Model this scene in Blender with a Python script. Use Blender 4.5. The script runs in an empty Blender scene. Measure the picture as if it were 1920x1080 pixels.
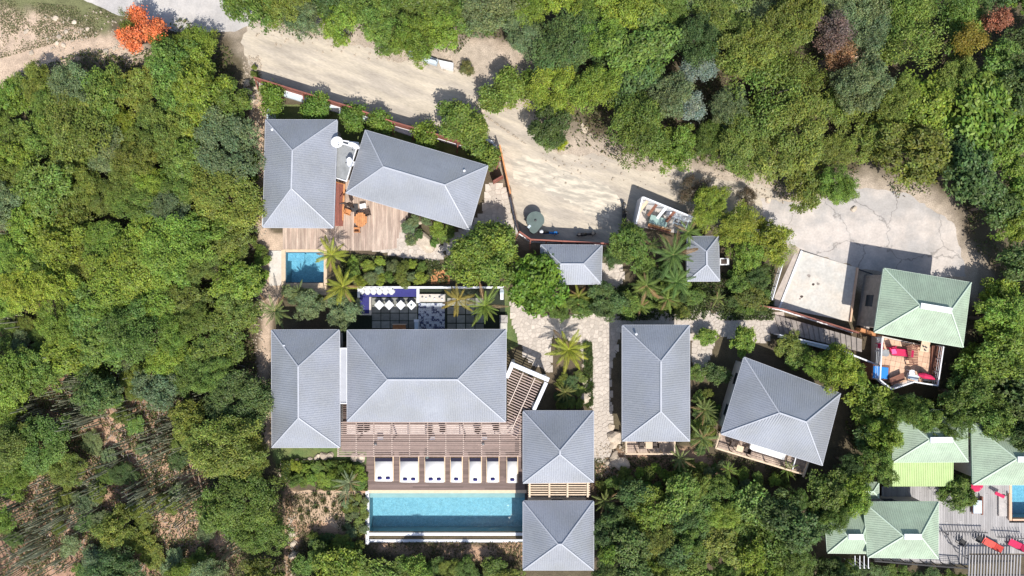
import bpy, bmesh, math, random
import numpy as np
from mathutils import Vector, Matrix
from mathutils.geometry import tessellate_polygon
R = random.Random(7)
NP = np.random.default_rng(7)
PI = math.pi
sc = bpy.context.scene
COL = sc.collection
# ------------------------------------------------------------------ camera, sky, sun, exposure
H = 61.0; F = 1280.0
cam = bpy.data.cameras.new('camera'); camo = bpy.data.objects.new('camera', cam); COL.objects.link(camo)
camo.location = (0, 0, H); cam.sensor_width = 36; cam.lens = 24; cam.clip_end = 2000
sc.camera = camo
AZ = math.radians(19); EL = math.radians(57)      # the sun stands in the south, a little to the east
sdir = Vector((math.sin(AZ)*math.cos(EL), -math.cos(AZ)*math.cos(EL), math.sin(EL)))
w = bpy.data.worlds.new('World'); sc.world = w; w.use_nodes = True
nt = w.node_tree; sky = nt.nodes.new('ShaderNodeTexSky'); sky.sky_type = 'NISHITA'; sky.sun_disc = False
sky.sun_elevation = EL; sky.sun_rotation = math.atan2(sdir.x, sdir.y); sky.dust_density = 1.5
bg = nt.nodes['Background']; bg.inputs[1].default_value = 0.138
nt.links.new(sky.outputs[0], bg.inputs[0])
sun = bpy.data.lights.new('sun', 'SUN'); suno = bpy.data.objects.new('sun', sun); COL.objects.link(suno)
sun.energy = 4.6; sun.angle = math.radians(0.5); sun.color = (1.0, 0.955, 0.88)
suno.rotation_euler = sdir.to_track_quat('Z', 'Y').to_euler(); suno.location = (0, 0, 50)
sc.view_settings.view_transform = 'Standard'; sc.view_settings.look = 'None'
sc.view_settings.exposure = 0.22; sc.view_settings.gamma = 1; sc.view_settings.use_curve_mapping = False
sc.cycles.max_bounces = 6; sc.cycles.transparent_max_bounces = 8
# ------------------------------------------------------------------ where things stand: photo position -> metres on a plane at height z
def W(px, py, z=0.0):
    k = (H - z)/F
    return Vector(((px-960)*k, (540-py)*k, z))
def WP(pts, z=0.0): return [W(p[0], p[1], z) for p in pts]
# ------------------------------------------------------------------ materials
def nodes(m):
    m.use_nodes = True; nt = m.node_tree; return nt, nt.nodes, nt.links, nt.nodes['Principled BSDF']
def mat(name, col, rough=.7, metal=0.0, var=.15, scale=3.0, fine=0.0, bump=0.0, bscale=20., rnd=0.0, col2=None, c2scale=1.0, stretch=None, spec=.4, rot=0.0, crack=0.0):
    m = bpy.data.materials.new(name); nt, N, L, b = nodes(m)
    b.inputs['Roughness'].default_value = rough; b.inputs['Metallic'].default_value = metal
    b.inputs['Specular IOR Level'].default_value = spec
    g = N.new('ShaderNodeNewGeometry'); src = g.outputs['Position']
    if stretch:
        mp = N.new('ShaderNodeMapping'); mp.inputs['Scale'].default_value = stretch; mp.vector_type = 'TEXTURE' if rot else 'POINT'; mp.inputs['Rotation'].default_value = (0, 0, rot)
        if rot: mp.inputs['Scale'].default_value = tuple(1/s_ for s_ in stretch)
        L.new(src, mp.inputs[0]); src = mp.outputs[0]
    def noise(s, d=4):
        n = N.new('ShaderNodeTexNoise'); n.inputs['Scale'].default_value = s; n.inputs['Detail'].default_value = d
        n.inputs['Roughness'].default_value = .62; L.new(src, n.inputs['Vector']); return n.outputs[0]
    def mr(x, a, c, f0=.3, f1=.7):
        r = N.new('ShaderNodeMapRange'); r.inputs[1].default_value = f0; r.inputs[2].default_value = f1
        r.inputs[3].default_value = a; r.inputs[4].default_value = c; L.new(x, r.inputs[0]); return r.outputs[0]
    v = mr(noise(scale), 1-var, 1+var)
    def mul(a, b_):
        x = N.new('ShaderNodeMath'); x.operation = 'MULTIPLY'; L.new(a, x.inputs[0]); L.new(b_, x.inputs[1]); return x.outputs[0]
    if fine: v = mul(v, mr(noise(scale*9, 2), 1-fine, 1+fine))
    if rnd:
        oi = N.new('ShaderNodeObjectInfo'); v = mul(v, mr(oi.outputs['Random'], 1-rnd, 1+rnd, 0, 1))
    if crack:
        nz = N.new('ShaderNodeTexNoise'); nz.inputs['Scale'].default_value = 1.1; nz.inputs['Detail'].default_value = 5; L.new(g.outputs['Position'], nz.inputs['Vector'])
        av = N.new('ShaderNodeVectorMath'); av.operation = 'MULTIPLY_ADD'; L.new(nz.outputs['Color'], av.inputs[0]); av.inputs[1].default_value = (1.6,1.6,0); L.new(g.outputs['Position'], av.inputs[2])
        vo = N.new('ShaderNodeTexVoronoi'); vo.feature = 'DISTANCE_TO_EDGE'; vo.inputs['Scale'].default_value = .2; L.new(av.outputs[0], vo.inputs['Vector'])
        v = mul(v, mr(vo.outputs['Distance'], 1-crack, 1, .002, .012))
    if col2:
        mx = N.new('ShaderNodeMix'); mx.data_type = 'RGBA'; mx.inputs[6].default_value = (*col, 1); mx.inputs[7].default_value = (*col2, 1)
        L.new(mr(noise(c2scale), 0, 1, .42, .6), mx.inputs[0]); base = mx.outputs[2]
    else:
        rg = N.new('ShaderNodeRGB'); rg.outputs[0].default_value = (*col, 1); base = rg.outputs[0]
    sc_ = N.new('ShaderNodeVectorMath'); sc_.operation = 'SCALE'; L.new(base, sc_.inputs[0]); L.new(v, sc_.inputs['Scale'])
    L.new(sc_.outputs[0], b.inputs['Base Color'])
    if bump:
        bp = N.new('ShaderNodeBump'); bp.inputs['Strength'].default_value = bump; bp.inputs['Distance'].default_value = .03
        L.new(noise(bscale), bp.inputs['Height']); L.new(bp.outputs[0], b.inputs['Normal'])
    return m
def leaf_mat(name, trans=.34):
    m = bpy.data.materials.new(name); nt, N, L, b = nodes(m)
    b.inputs['Roughness'].default_value = .52; b.inputs['Specular IOR Level'].default_value = .35
    oi = N.new('ShaderNodeObjectInfo'); at = N.new('ShaderNodeAttribute'); at.attribute_name = 'tint'
    mx = N.new('ShaderNodeMix'); mx.data_type = 'RGBA'; mx.blend_type = 'MULTIPLY'; mx.inputs[0].default_value = 1
    L.new(oi.outputs['Color'], mx.inputs[6]); L.new(at.outputs['Color'], mx.inputs[7])
    L.new(mx.outputs[2], b.inputs['Base Color'])
    tr = N.new('ShaderNodeBsdfTranslucent'); L.new(mx.outputs[2], tr.inputs[0])
    ms = N.new('ShaderNodeMixShader'); ms.inputs[0].default_value = trans
    L.new(b.outputs[0], ms.inputs[1]); L.new(tr.outputs[0], ms.inputs[2]); L.new(ms.outputs[0], N['Material Output'].inputs[0])
    return m
M = {}
M['roof'] = mat('grey_metal_roof', (.37,.385,.425), .42, .30, .10, .9, .08, col2=(.325,.335,.355), c2scale=.45)
M['cap'] = mat('grey_roof_cap', (.42,.435,.475), .6, .0, .06, 2)
M['groof'] = mat('green_metal_roof', (.355,.445,.33), .6, .0, .10, .9, .07, col2=(.32,.39,.295), c2scale=.5)
M['groof2'] = mat('lime_green_sheet', (.38,.50,.21), .5, .0, .06, 1.0)
M['gcap'] = mat('pale_green_cap', (.50,.60,.48), .6, 0, .06, 2)
M['white'] = mat('white_paint', (.74,.75,.78), .6, 0, .06, 2)
M['bluewhite'] = mat('pale_blue_paint', (.52,.60,.66), .7, 0, .08, 2)
M['render'] = mat('cream_render', (.62,.58,.52), .85, 0, .08, 1.5)
M['glass'] = mat('dark_glass', (.03,.04,.05), .08, 0, .1, 1)
M['flat'] = mat('grey_felt_roof', (.26,.27,.275), .85, 0, .2, 1.6, .12)
M['deck'] = mat('weathered_deck_board', (.185,.135,.12), .8, 0, .14, 2.0, .12, rnd=.2, stretch=(.4,4,1))
M['vdeck'] = mat('pale_deck_board', (.47,.37,.30), .8, 0, .2, 1.4, .12, rnd=.17, stretch=(4,.4,1), col2=(.36,.27,.22), c2scale=.8)
M['slat'] = mat('pergola_slat', (.44,.33,.285), .75, 0, .12, 3, rnd=.12)
M['beam'] = mat('pale_pergola_beam', (.55,.45,.38), .75, 0, .1, 3)
M['redwood'] = mat('red_stained_wood', (.27,.10,.075), .75, 0, .2, 3, rnd=.18)
M['orangewood'] = mat('orange_stained_wood', (.52,.23,.09), .6, 0, .2, 4, rnd=.1)
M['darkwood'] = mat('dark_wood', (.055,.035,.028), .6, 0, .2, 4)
M['palewood'] = mat('pale_wood', (.62,.48,.34), .7, 0, .12, 4, rnd=.1)
M['fabric'] = mat('white_cushion_fabric', (.80,.80,.80), .9, 0, .03, 6)
M['navy'] = mat('navy_fabric', (.035,.035,.17), .85, 0, .15, 9)
M['red'] = mat('magenta_red_fabric', (.55,.02,.09), .8, 0, .15, 5)
M['coral'] = mat('coral_red_fabric', (.75,.09,.07), .8, 0, .15, 5)
M['greenbox'] = mat('grey_green_lid', (.10,.135,.125), .6, 0, .12, 2)
M['black'] = mat('black_rubber', (.015,.015,.017), .5, 0, .1, 4)
M['blue'] = mat('blue_plastic', (.02,.22,.62), .35, 0, .1, 4)
M['dark'] = mat('dark_metal', (.06,.06,.065), .5, .3, .1, 4)
M['conc'] = mat('pale_concrete', (.52,.50,.46), .88, 0, .13, .5, .10, .2, 14, col2=(.58,.52,.45), c2scale=.35)
M['grey_conc'] = mat('grey_concrete', (.40,.375,.355), .9, 0, .14, .7, .08, .2, 14, col2=(.53,.475,.43), c2scale=.32, crack=.4)
M['step'] = mat('stair_tread_concrete', (.27,.235,.21), .9, 0, .2, 2, .1)
M['oldroad'] = mat('old_road_concrete', (.42,.40,.385), .9, 0, .14, .7, .08, .2, 14, col2=(.49,.46,.43), c2scale=.3)
M['dirt'] = mat('pale_sandy_road', (.51,.445,.355), .95, 0, .16, .8, .12, .35, 9, col2=(.41,.36,.30), c2scale=.6, stretch=(.35,1.7,1), rot=-.36)
M['mud'] = mat('grey_mud', (.385,.345,.285), .7, 0, .10, 1.2, .05, col2=(.62,.55,.44), c2scale=1.5, stretch=(.4,1.8,1), rot=-.25)
M['stone'] = mat('paving_stone', (.51,.45,.39), .85, 0, .13, 5, .12, .3, 20, rnd=.14)
M['grout'] = mat('paving_joint', (.43,.37,.32), .9, 0, .15, 3, .1)
M['terr'] = mat('terracotta_tile', (.62,.41,.28), .7, 0, .1, 3, .06, rnd=.12)
M['lawn'] = mat('lawn_grass', (.10,.145,.045), .9, 0, .2, 1.5, .35, .5, 40, col2=(.15,.17,.06), c2scale=.6)
M['sand'] = mat('dry_sand', (.47,.34,.235), .95, 0, .15, 1.4, .14, .3, 12)
M['rock'] = mat('limestone_rock', (.50,.42,.33), .9, 0, .22, 2.2, .2, .5, 10, rnd=.2)
M['bark'] = mat('grey_brown_bark', (.17,.135,.11), .9, 0, .25, 6)
M['cactus'] = mat('grey_green_cactus_skin', (.29,.30,.20), .8, 0, .25, 3, rnd=.25)
M['paver'] = mat('dark_paver', (.25,.25,.22), .8, 0, .2, 2.5, .15, rnd=.25)
M['joint'] = mat('dark_grass_joint', (.022,.03,.018), .9, 0, .3, 8)
M['greydeck'] = mat('silver_grey_deck_board', (.36,.345,.34), .85, 0, .15, 1.5, .1, rnd=.13, stretch=(4,.5,1))
M['pink'] = mat('pink_plastic', (.80,.12,.32), .6, 0, .1, 4)
M['brownwood'] = mat('brown_wood', (.20,.085,.055), .7, 0, .2, 4, rnd=.15)
M['pool'] = mat('pool_floor_caustic_tone', (.42,.57,.62), .5, 0, .08, 2.2, .35, col2=(.33,.49,.56), c2scale=4.2)  # mottled tone stands in for rippling caustic light on the pool floor
M['poolwall'] = mat('pool_wall_plaster', (.22,.31,.35), .6, 0, .08, 3)
M['darknavy'] = mat('near_black_navy', (.014,.014,.035), .85, 0, .15, 9)
M['linkroof'] = mat('pale_grey_sheet_roof', (.38,.39,.42), .6, 0, .06, 2)
M['sunlit_strip'] = mat('sunlit_pink_boards', (.72,.62,.57), .8, 0, .1, 3, .1, rnd=.1)  # board colour lightened to carry the sun on the deck
M['leaf'] = leaf_mat('leaf'); M['flower'] = leaf_mat('flower_petal', .15)
def water(name, tint):
    m = bpy.data.materials.new(name); nt, N, L, b = nodes(m)
    t = N.new('ShaderNodeBsdfTransparent'); t.inputs[0].default_value = (*tint, 1)
    g = N.new('ShaderNodeBsdfGlossy'); g.inputs['Roughness'].default_value = .04
    f = N.new('ShaderNodeFresnel'); f.inputs[0].default_value = 1.33
    n = N.new('ShaderNodeTexNoise'); n.inputs['Scale'].default_value = 3.2; n.inputs['Detail'].default_value = 3
    ge = N.new('ShaderNodeNewGeometry'); L.new(ge.outputs['Position'], n.inputs['Vector'])
    bp = N.new('ShaderNodeBump'); bp.inputs['Strength'].default_value = .5; bp.inputs['Distance'].default_value = .1
    L.new(n.outputs[0], bp.inputs['Height']); L.new(bp.outputs[0], g.inputs['Normal']); L.new(bp.outputs[0], f.inputs['Normal'])
    ms = N.new('ShaderNodeMixShader'); L.new(f.outputs[0], ms.inputs[0]); L.new(t.outputs[0], ms.inputs[1]); L.new(g.outputs[0], ms.inputs[2])
    L.new(ms.outputs[0], N['Material Output'].inputs[0]); return m
M['water'] = water('pool_water', (.62,.84,.90))
M['water2'] = water('plunge_water', (.58,.84,.94))
def tile_mat():
    m = bpy.data.materials.new('patterned_cement_tile'); nt, N, L, b = nodes(m); b.inputs['Roughness'].default_value = .4
    tc = N.new('ShaderNodeTexCoord'); oi = N.new('ShaderNodeObjectInfo')
    v = N.new('ShaderNodeTexVoronoi'); v.inputs['Scale'].default_value = 7
    ad = N.new('ShaderNodeVectorMath'); ad.operation = 'ADD'; L.new(tc.outputs['Object'], ad.inputs[0]); L.new(oi.outputs['Random'], ad.inputs[1]); L.new(ad.outputs[0], v.inputs['Vector'])
    r = N.new('ShaderNodeValToRGB'); r.color_ramp.elements[0].color = (.025,.035,.10,1); r.color_ramp.elements[1].color = (.42,.46,.52,1)
    r.color_ramp.elements[0].position = .42; r.color_ramp.elements[1].position = .62
    mt = N.new('ShaderNodeMath'); mt.operation = 'ADD'; L.new(v.outputs[0], mt.inputs[0])
    m2 = N.new('ShaderNodeMath'); m2.operation = 'MULTIPLY_ADD'; L.new(oi.outputs['Random'], m2.inputs[0]); m2.inputs[1].default_value = .8; m2.inputs[2].default_value = -.28
    L.new(m2.outputs[0], mt.inputs[1]); L.new(mt.outputs[0], r.inputs[0]); L.new(r.outputs[0], b.inputs['Base Color']); return m
M['tile'] = tile_mat()
# ------------------------------------------------------------------ mesh helpers
class MB:
    def __init__(s): s.v = []; s.f = []
    def add(s, vs, fs):
        n = len(s.v); s.v += [tuple(v) for v in vs]; s.f += [tuple(i+n for i in f) for f in fs]; return s
    def box(s, c, d, rz=0.0, taper=1.0):
        cx, cy, cz = c; a, b, h = d[0]/2, d[1]/2, d[2]/2; co, si = math.cos(rz), math.sin(rz); vs = []
        for z, t in ((-h, 1), (h, taper)):
            for x, y in ((-a,-b), (a,-b), (a,b), (-a,b)):
                x *= t; y *= t; vs.append((cx+x*co-y*si, cy+x*si+y*co, cz+z))
        return s.add(vs, [(3,2,1,0),(4,5,6,7),(0,1,5,4),(1,2,6,5),(2,3,7,6),(3,0,4,7)])
    def bar(s, p, q, w_, h_, up=(0,0,1)):
        p, q = Vector(p), Vector(q); d = (q-p)
        if d.length < 1e-6: return s
        d.normalize(); up = Vector(up); sd = d.cross(up)
        if sd.length < 1e-4: sd = d.cross(Vector((1,0,0)))
        sd.normalize(); u = sd.cross(d); sd *= w_/2; u *= h_/2
        vs = [p-sd-u, p+sd-u, p+sd+u, p-sd+u, q-sd-u, q+sd-u, q+sd+u, q-sd+u]
        return s.add(vs, [(3,2,1,0),(4,5,6,7),(0,1,5,4),(1,2,6,5),(2,3,7,6),(3,0,4,7)])
    def tube(s, pts, rs, n=6, cap=True):
        pts = [Vector(p) for p in pts]; rings = []
        if not hasattr(rs, '__len__'): rs = [rs]*len(pts)
        vs = []
        for i, p in enumerate(pts):
            d = (pts[min(i+1, len(pts)-1)] - pts[max(i-1, 0)]).normalized()
            a = d.cross(Vector((0,0,1)))
            if a.length < .05: a = d.cross(Vector((1,0,0)))
            a.normalize(); b = d.cross(a)
            for k in range(n):
                t = 2*PI*k/n; vs.append(p + (a*math.cos(t)+b*math.sin(t))*rs[i])
        fs = []
        for i in range(len(pts)-1):
            for k in range(n):
                k2 = (k+1) % n; fs.append((i*n+k, i*n+k2, (i+1)*n+k2, (i+1)*n+k))
        if cap: fs += [tuple(range(n))[::-1], tuple(range((len(pts)-1)*n, len(pts)*n))]
        return s.add(vs, fs)
    def prism(s, pts, z0, z1):
        n = len(pts); P2 = [(p[0], p[1]) for p in pts]
        area = sum(P2[i][0]*P2[(i+1)%n][1]-P2[(i+1)%n][0]*P2[i][1] for i in range(n))
        if area < 0: P2 = P2[::-1]
        vs = [(x, y, z0) for x, y in P2] + [(x, y, z1) for x, y in P2]
        fs = [(i, (i+1)%n, n+(i+1)%n, n+i) for i in range(n)]
        if n <= 4 : fs += [tuple(range(n))[::-1], tuple(range(n, 2*n))]
        else:
            tr = tessellate_polygon([[Vector((x, y, 0)) for x, y in P2]])
            for t in tr:
                a, b, c = t; A = (P2[b][0]-P2[a][0])*(P2[c][1]-P2[a][1])-(P2[c][0]-P2[a][0])*(P2[b][1]-P2[a][1])
                if A < 0: b, c = c, b
                fs += [(n+a, n+b, n+c), (a, c, b)]
        return s.add(vs, fs)
    def lathe(s, c, prof, n=16):
        vs = []; fs = []
        for r, z in prof:
            for k in range(n): t = 2*PI*k/n; vs.append((c[0]+r*math.cos(t), c[1]+r*math.sin(t), c[2]+z))
        for i in range(len(prof)-1):
            for k in range(n): fs.append((i*n+k, i*n+(k+1)%n, (i+1)*n+(k+1)%n, (i+1)*n+k))
        fs += [tuple(range(n))[::-1], tuple(range((len(prof)-1)*n, len(prof)*n))]
        return s.add(vs, fs)
    def mesh(s, name, m):
        me = bpy.data.meshes.new(name); me.from_pydata(s.v, [], s.f); me.materials.append(m); me.update(); return me
def props(o, label=None, cat=None, group=None, kind=None):
    if label: o['label'] = label
    if cat: o['category'] = cat
    if group: o['group'] = group
    if kind: o['kind'] = kind
    return o
def link(name, me, parent=None, loc=(0,0,0), rz=0.0):
    o = bpy.data.objects.new(name, me); COL.objects.link(o)
    if parent is not None: o.parent = parent
    o.location = loc; o.rotation_euler = (0, 0, rz); return o
def part(name, mb, m, parent, loc=None, smooth=False):
    """mb is in world metres; the root of the thing is unrotated"""
    r = parent
    off = Vector((0,0,0))
    while r is not None: off += Vector(r.location); r = r.parent
    mb.v = [(v[0]-off.x, v[1]-off.y, v[2]-off.z) for v in mb.v]
    me = mb.mesh(name, m if not isinstance(m, str) else M[m])
    if smooth: me.shade_smooth()
    return link(name, me, parent)
def lpart(name, mb, m, parent, loc=(0,0,0), rz=0.0, smooth=False):
    me = mb.mesh(name, M[m] if isinstance(m, str) else m)
    if smooth: me.shade_smooth()
    return link(name, me, parent, loc, rz)
def thing(name, label, cat, loc, group=None, rz=0.0):
    o = bpy.data.objects.new(name, None); COL.objects.link(o); o.location = loc; o.rotation_euler = (0,0,rz)
    o.empty_display_size = .3
    return props(o, label, cat, group)
def struct(name, mb, m):
    o = lpart(name, mb, m, None); o['kind'] = 'structure'; return o
def copy_tree(o, parent=None):
    kids = list(o.children)
    c = o.copy(); COL.objects.link(c)
    if parent is not None: c.parent = parent
    for k in kids: copy_tree(k, c)
    return c
def inside(x, y, poly):
    r = False; n = len(poly); j = n-1
    for i in range(n):
        xi, yi = poly[i][0], poly[i][1]; xj, yj = poly[j][0], poly[j][1]
        if (yi > y) != (yj > y) and x < (xj-xi)*(y-yi)/(yj-yi)+xi: r = not r
        j = i
    return r
def inside_np(X, Y, poly):
    r = np.zeros(X.shape, bool); n = len(poly); j = n-1
    for i in range(n):
        xi, yi = poly[i][0], poly[i][1]; xj, yj = poly[j][0], poly[j][1]
        if yi != yj: r ^= ((yi > Y) != (yj > Y)) & (X < (xj-xi)*(Y-yi)/(yj-yi)+xi)
        j = i
    return r
def dist_np(X, Y, poly):
    d = np.full(X.shape, 1e9); n = len(poly)
    for i in range(n):
        ax, ay = poly[i][0], poly[i][1]; bx, by = poly[(i+1)%n][0], poly[(i+1)%n][1]
        L2 = (bx-ax)**2+(by-ay)**2+1e-9
        t = np.clip(((X-ax)*(bx-ax)+(Y-ay)*(by-ay))/L2, 0, 1)
        d = np.minimum(d, np.hypot(X-ax-t*(bx-ax), Y-ay-t*(by-ay)))
    return d
def rough_edge(pts, step=.35, amp=.12):
    out = []; n = len(pts)
    for i in range(n):
        a, b = Vector(pts[i]), Vector(pts[(i+1)%n]); k = max(1, int((b-a).length/step))
        nrm = Vector((-(b-a).y, (b-a).x, 0)).normalized()
        for j in range(k): out.append(a.lerp(b, j/k) + nrm*R.uniform(-amp, amp)*(1 if j else .4))
    return out
def sheet(name, px, z, m, amp=0.0, th=.5):
    """a slab whose top lies at z and whose foot is buried"""
    pts = WP(px, z)
    if amp: pts = rough_edge(pts, .35, amp)
    mb = MB(); n = len(pts); P3 = [Vector((p.x, p.y, 0)) for p in pts]
    tr = tessellate_polygon([P3])
    vs = [(p.x, p.y, z) for p in P3]; fs = []
    for a, b, c in tr:
        A = (P3[b]-P3[a]).cross(P3[c]-P3[a]).z
        fs.append((a, b, c) if A > 0 else (a, c, b))
    mb.add(vs, fs); return struct(name, mb, m)
# ------------------------------------------------------------------ labels by place, worked out at the end
LM = [('the orange flowering tree',255,55),('the small square pool',570,500),('the far left grey roof',573,728),
      ('the biggest grey roof',800,705),('the long blue pool',835,965),('the bottom square grey roof',1047,1005),
      ('the round green tank',1002,412),('the smallest grey roof',1318,485),('the long upright grey roof',1230,718),
      ('the tilted grey roof',1465,770),('the upper green roof',1735,575),('the walled yard',1245,395),
      ('the lower left bare soil',90,960),('the upper left sandy clearing',60,110),('the lower green roofs',1700,960),
      ('the navy cushioned court',745,575),("the left edge's middle",0,540),('the top right corner',1920,0),
      ("the top edge's middle",960,0),('the bottom left corner',0,1080),('the slatted roadside fence',640,190),
      ("the bottom edge's right part",1400,1080),("the right edge's middle",1920,600),('the rotated villa roof',780,340),
      ('the silvery feathery tree',1310,130),('the dead brown treetop',1565,60),('the concrete slab',1535,525)]
REG = []
def ordn(i):
    u = ['','first','second','third','fourth','fifth','sixth','seventh','eighth','ninth','tenth','eleventh','twelfth','thirteenth','fourteenth','fifteenth','sixteenth','seventeenth','eighteenth','nineteenth']
    i += 1
    if i == 1: return 'nearest'
    if i < 20: return u[i]+' nearest'
    tn = {2:'twent',3:'thirt',4:'fort',5:'fift'}[i//10]
    return (tn+'ieth' if i%10 == 0 else tn+'y-'+u[i%10])+' nearest'
def reg(o, noun, phrase, px, py, cat, group):
    o['category'] = cat; o['group'] = group; REG.append((o, noun, phrase, px, py))
def finish_labels():
    cells = {}
    for r in REG:
        o, noun, ph, px, py = r
        k = min(range(len(LM)), key=lambda i: (LM[i][1]-px)**2+(LM[i][2]-py)**2)
        dx, dy = px-LM[k][1], py-LM[k][2]
        d = ('right of' if dx > 0 else 'left of') if abs(dx) > abs(dy) else ('below' if dy > 0 else 'above')
        cells.setdefault((noun, k, d), []).append((dx*dx+dy*dy, id(r), r))
    for (noun, k, d), L_ in cells.items():
        L_.sort()
        for i, (_, _, r) in enumerate(L_):
            r[0]['label'] = f"{r[2]}, {noun} {ordn(i)} {d} {LM[k][0]}" if len(L_) > 1 else f"{r[2]}, the only {noun} {d} {LM[k][0]}"
# ------------------------------------------------------------------ ground
POOL = [(693,924),(984,924),(984,998),(693,998)]
PLUNGE = [(537,473),(607,473),(606,530),(536,530)]
POOL3 = [(1896,905),(1990,905),(1990,972),(1896,972)]
holes = [WP(POOL), WP(PLUNGE), WP(POOL3)]
ROAD = [(455,30),(520,10),(700,40),(860,60),(960,90),(1010,150),(1050,240),(1180,270),(1330,300),(1460,330),(1700,330),(1790,390),(1850,520),(1850,570),
        (1640,560),(1607,500),(1480,480),(1400,440),(1345,410),(1205,385),(1190,440),(1150,470),(1000,462),(978,440),(940,300),(905,268),(812,252),(640,200),(480,150),(462,118),(440,60)]
PAVED = [(700,445),(800,440),(880,430),(900,400),(925,345),(968,430),(975,560),(1005,600),(1140,600),(1300,585),(1360,600),(1450,590),(1440,640),(1330,640),
         (1300,700),(1160,700),(1140,790),(1145,850),(1118,870),(1110,770),(1095,700),(1090,640),(1030,640),(1030,720),(985,690),(945,560),(850,480),(800,500)]
SANDS = [([(-80,-10),(40,5),(110,20),(130,60),(80,90),(-80,70)], 30), ([(280,940),(420,930),(440,1060),(330,1080),(280,1020)], 30), ([(-80,60),(60,80),(130,40),(215,70),(300,100),(240,130),(150,110),(60,170),(-80,190)], 25),
         ([(470,150),(500,180),(497,420),(530,440),(535,480),(510,620),(505,840),(480,840),(490,620),(480,540),(478,430)], 8),
         ([(535,920),(690,915),(690,1020),(640,1010),(560,990),(545,1080),(535,1080)], 8),
         ([(690,1018),(985,1018),(985,1050),(820,1050),(690,1030)], 8),
         ([(1115,880),(1160,850),(1290,850),(1340,860),(1400,890),(1330,930),(1180,900),(1120,920)], 20),
         ([(870,70),(1000,90),(1010,200),(900,200)], 20), ([(1560,-20),(1650,-20),(1620,130),(1540,150)], 20),
         ([(60,880),(170,800),(200,950),(110,1060),(60,1080)], 25), ([(270,800),(360,830),(340,980),(300,1060),(250,960)], 25),
         ([(200,770),(260,780),(260,850),(190,830)], 15)]
GRASSES = [([(-80,-80),(140,-20),(225,25),(195,60),(120,30),(60,20),(-80,10)], 20), ([(900,540),(975,560),(985,640),(945,660),(900,600)], 6),
           ([(1130,540),(1250,540),(1250,600),(1130,600)], 10)]
def fbm(X, Y, s, seed=0):
    r = np.random.default_rng(seed); out = 0*X; a = 1.0; tot = 0
    for o in range(4):
        for k in range(5):
            th = r.uniform(0, 2*PI); f = s*(2**o)*r.uniform(.7, 1.3); out = out + a*np.sin((X*math.cos(th)+Y*math.sin(th))*f + r.uniform(0, 6.3) + 1.7*np.sin((X*math.sin(th)-Y*math.cos(th))*f*.7+k))/5
        tot += a; a *= .55
    return out/tot*1.8
def gz_np(X, Y):
    t = np.clip((-24.5-X)/6, 0, 1)*np.clip((20-Y)/4, 0, 1)
    s = np.clip((-25.5-Y)/8, 0, 1)
    far = np.clip((np.maximum(np.abs(X)/48, np.abs(Y)/28)-1), 0, 5)
    return t*(fbm(X, Y, .25, 3)*.45-.15) - s*1.2 - far*far*1.5
def gz(x, y): return float(gz_np(np.array([x]), np.array([y]))[0])
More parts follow.
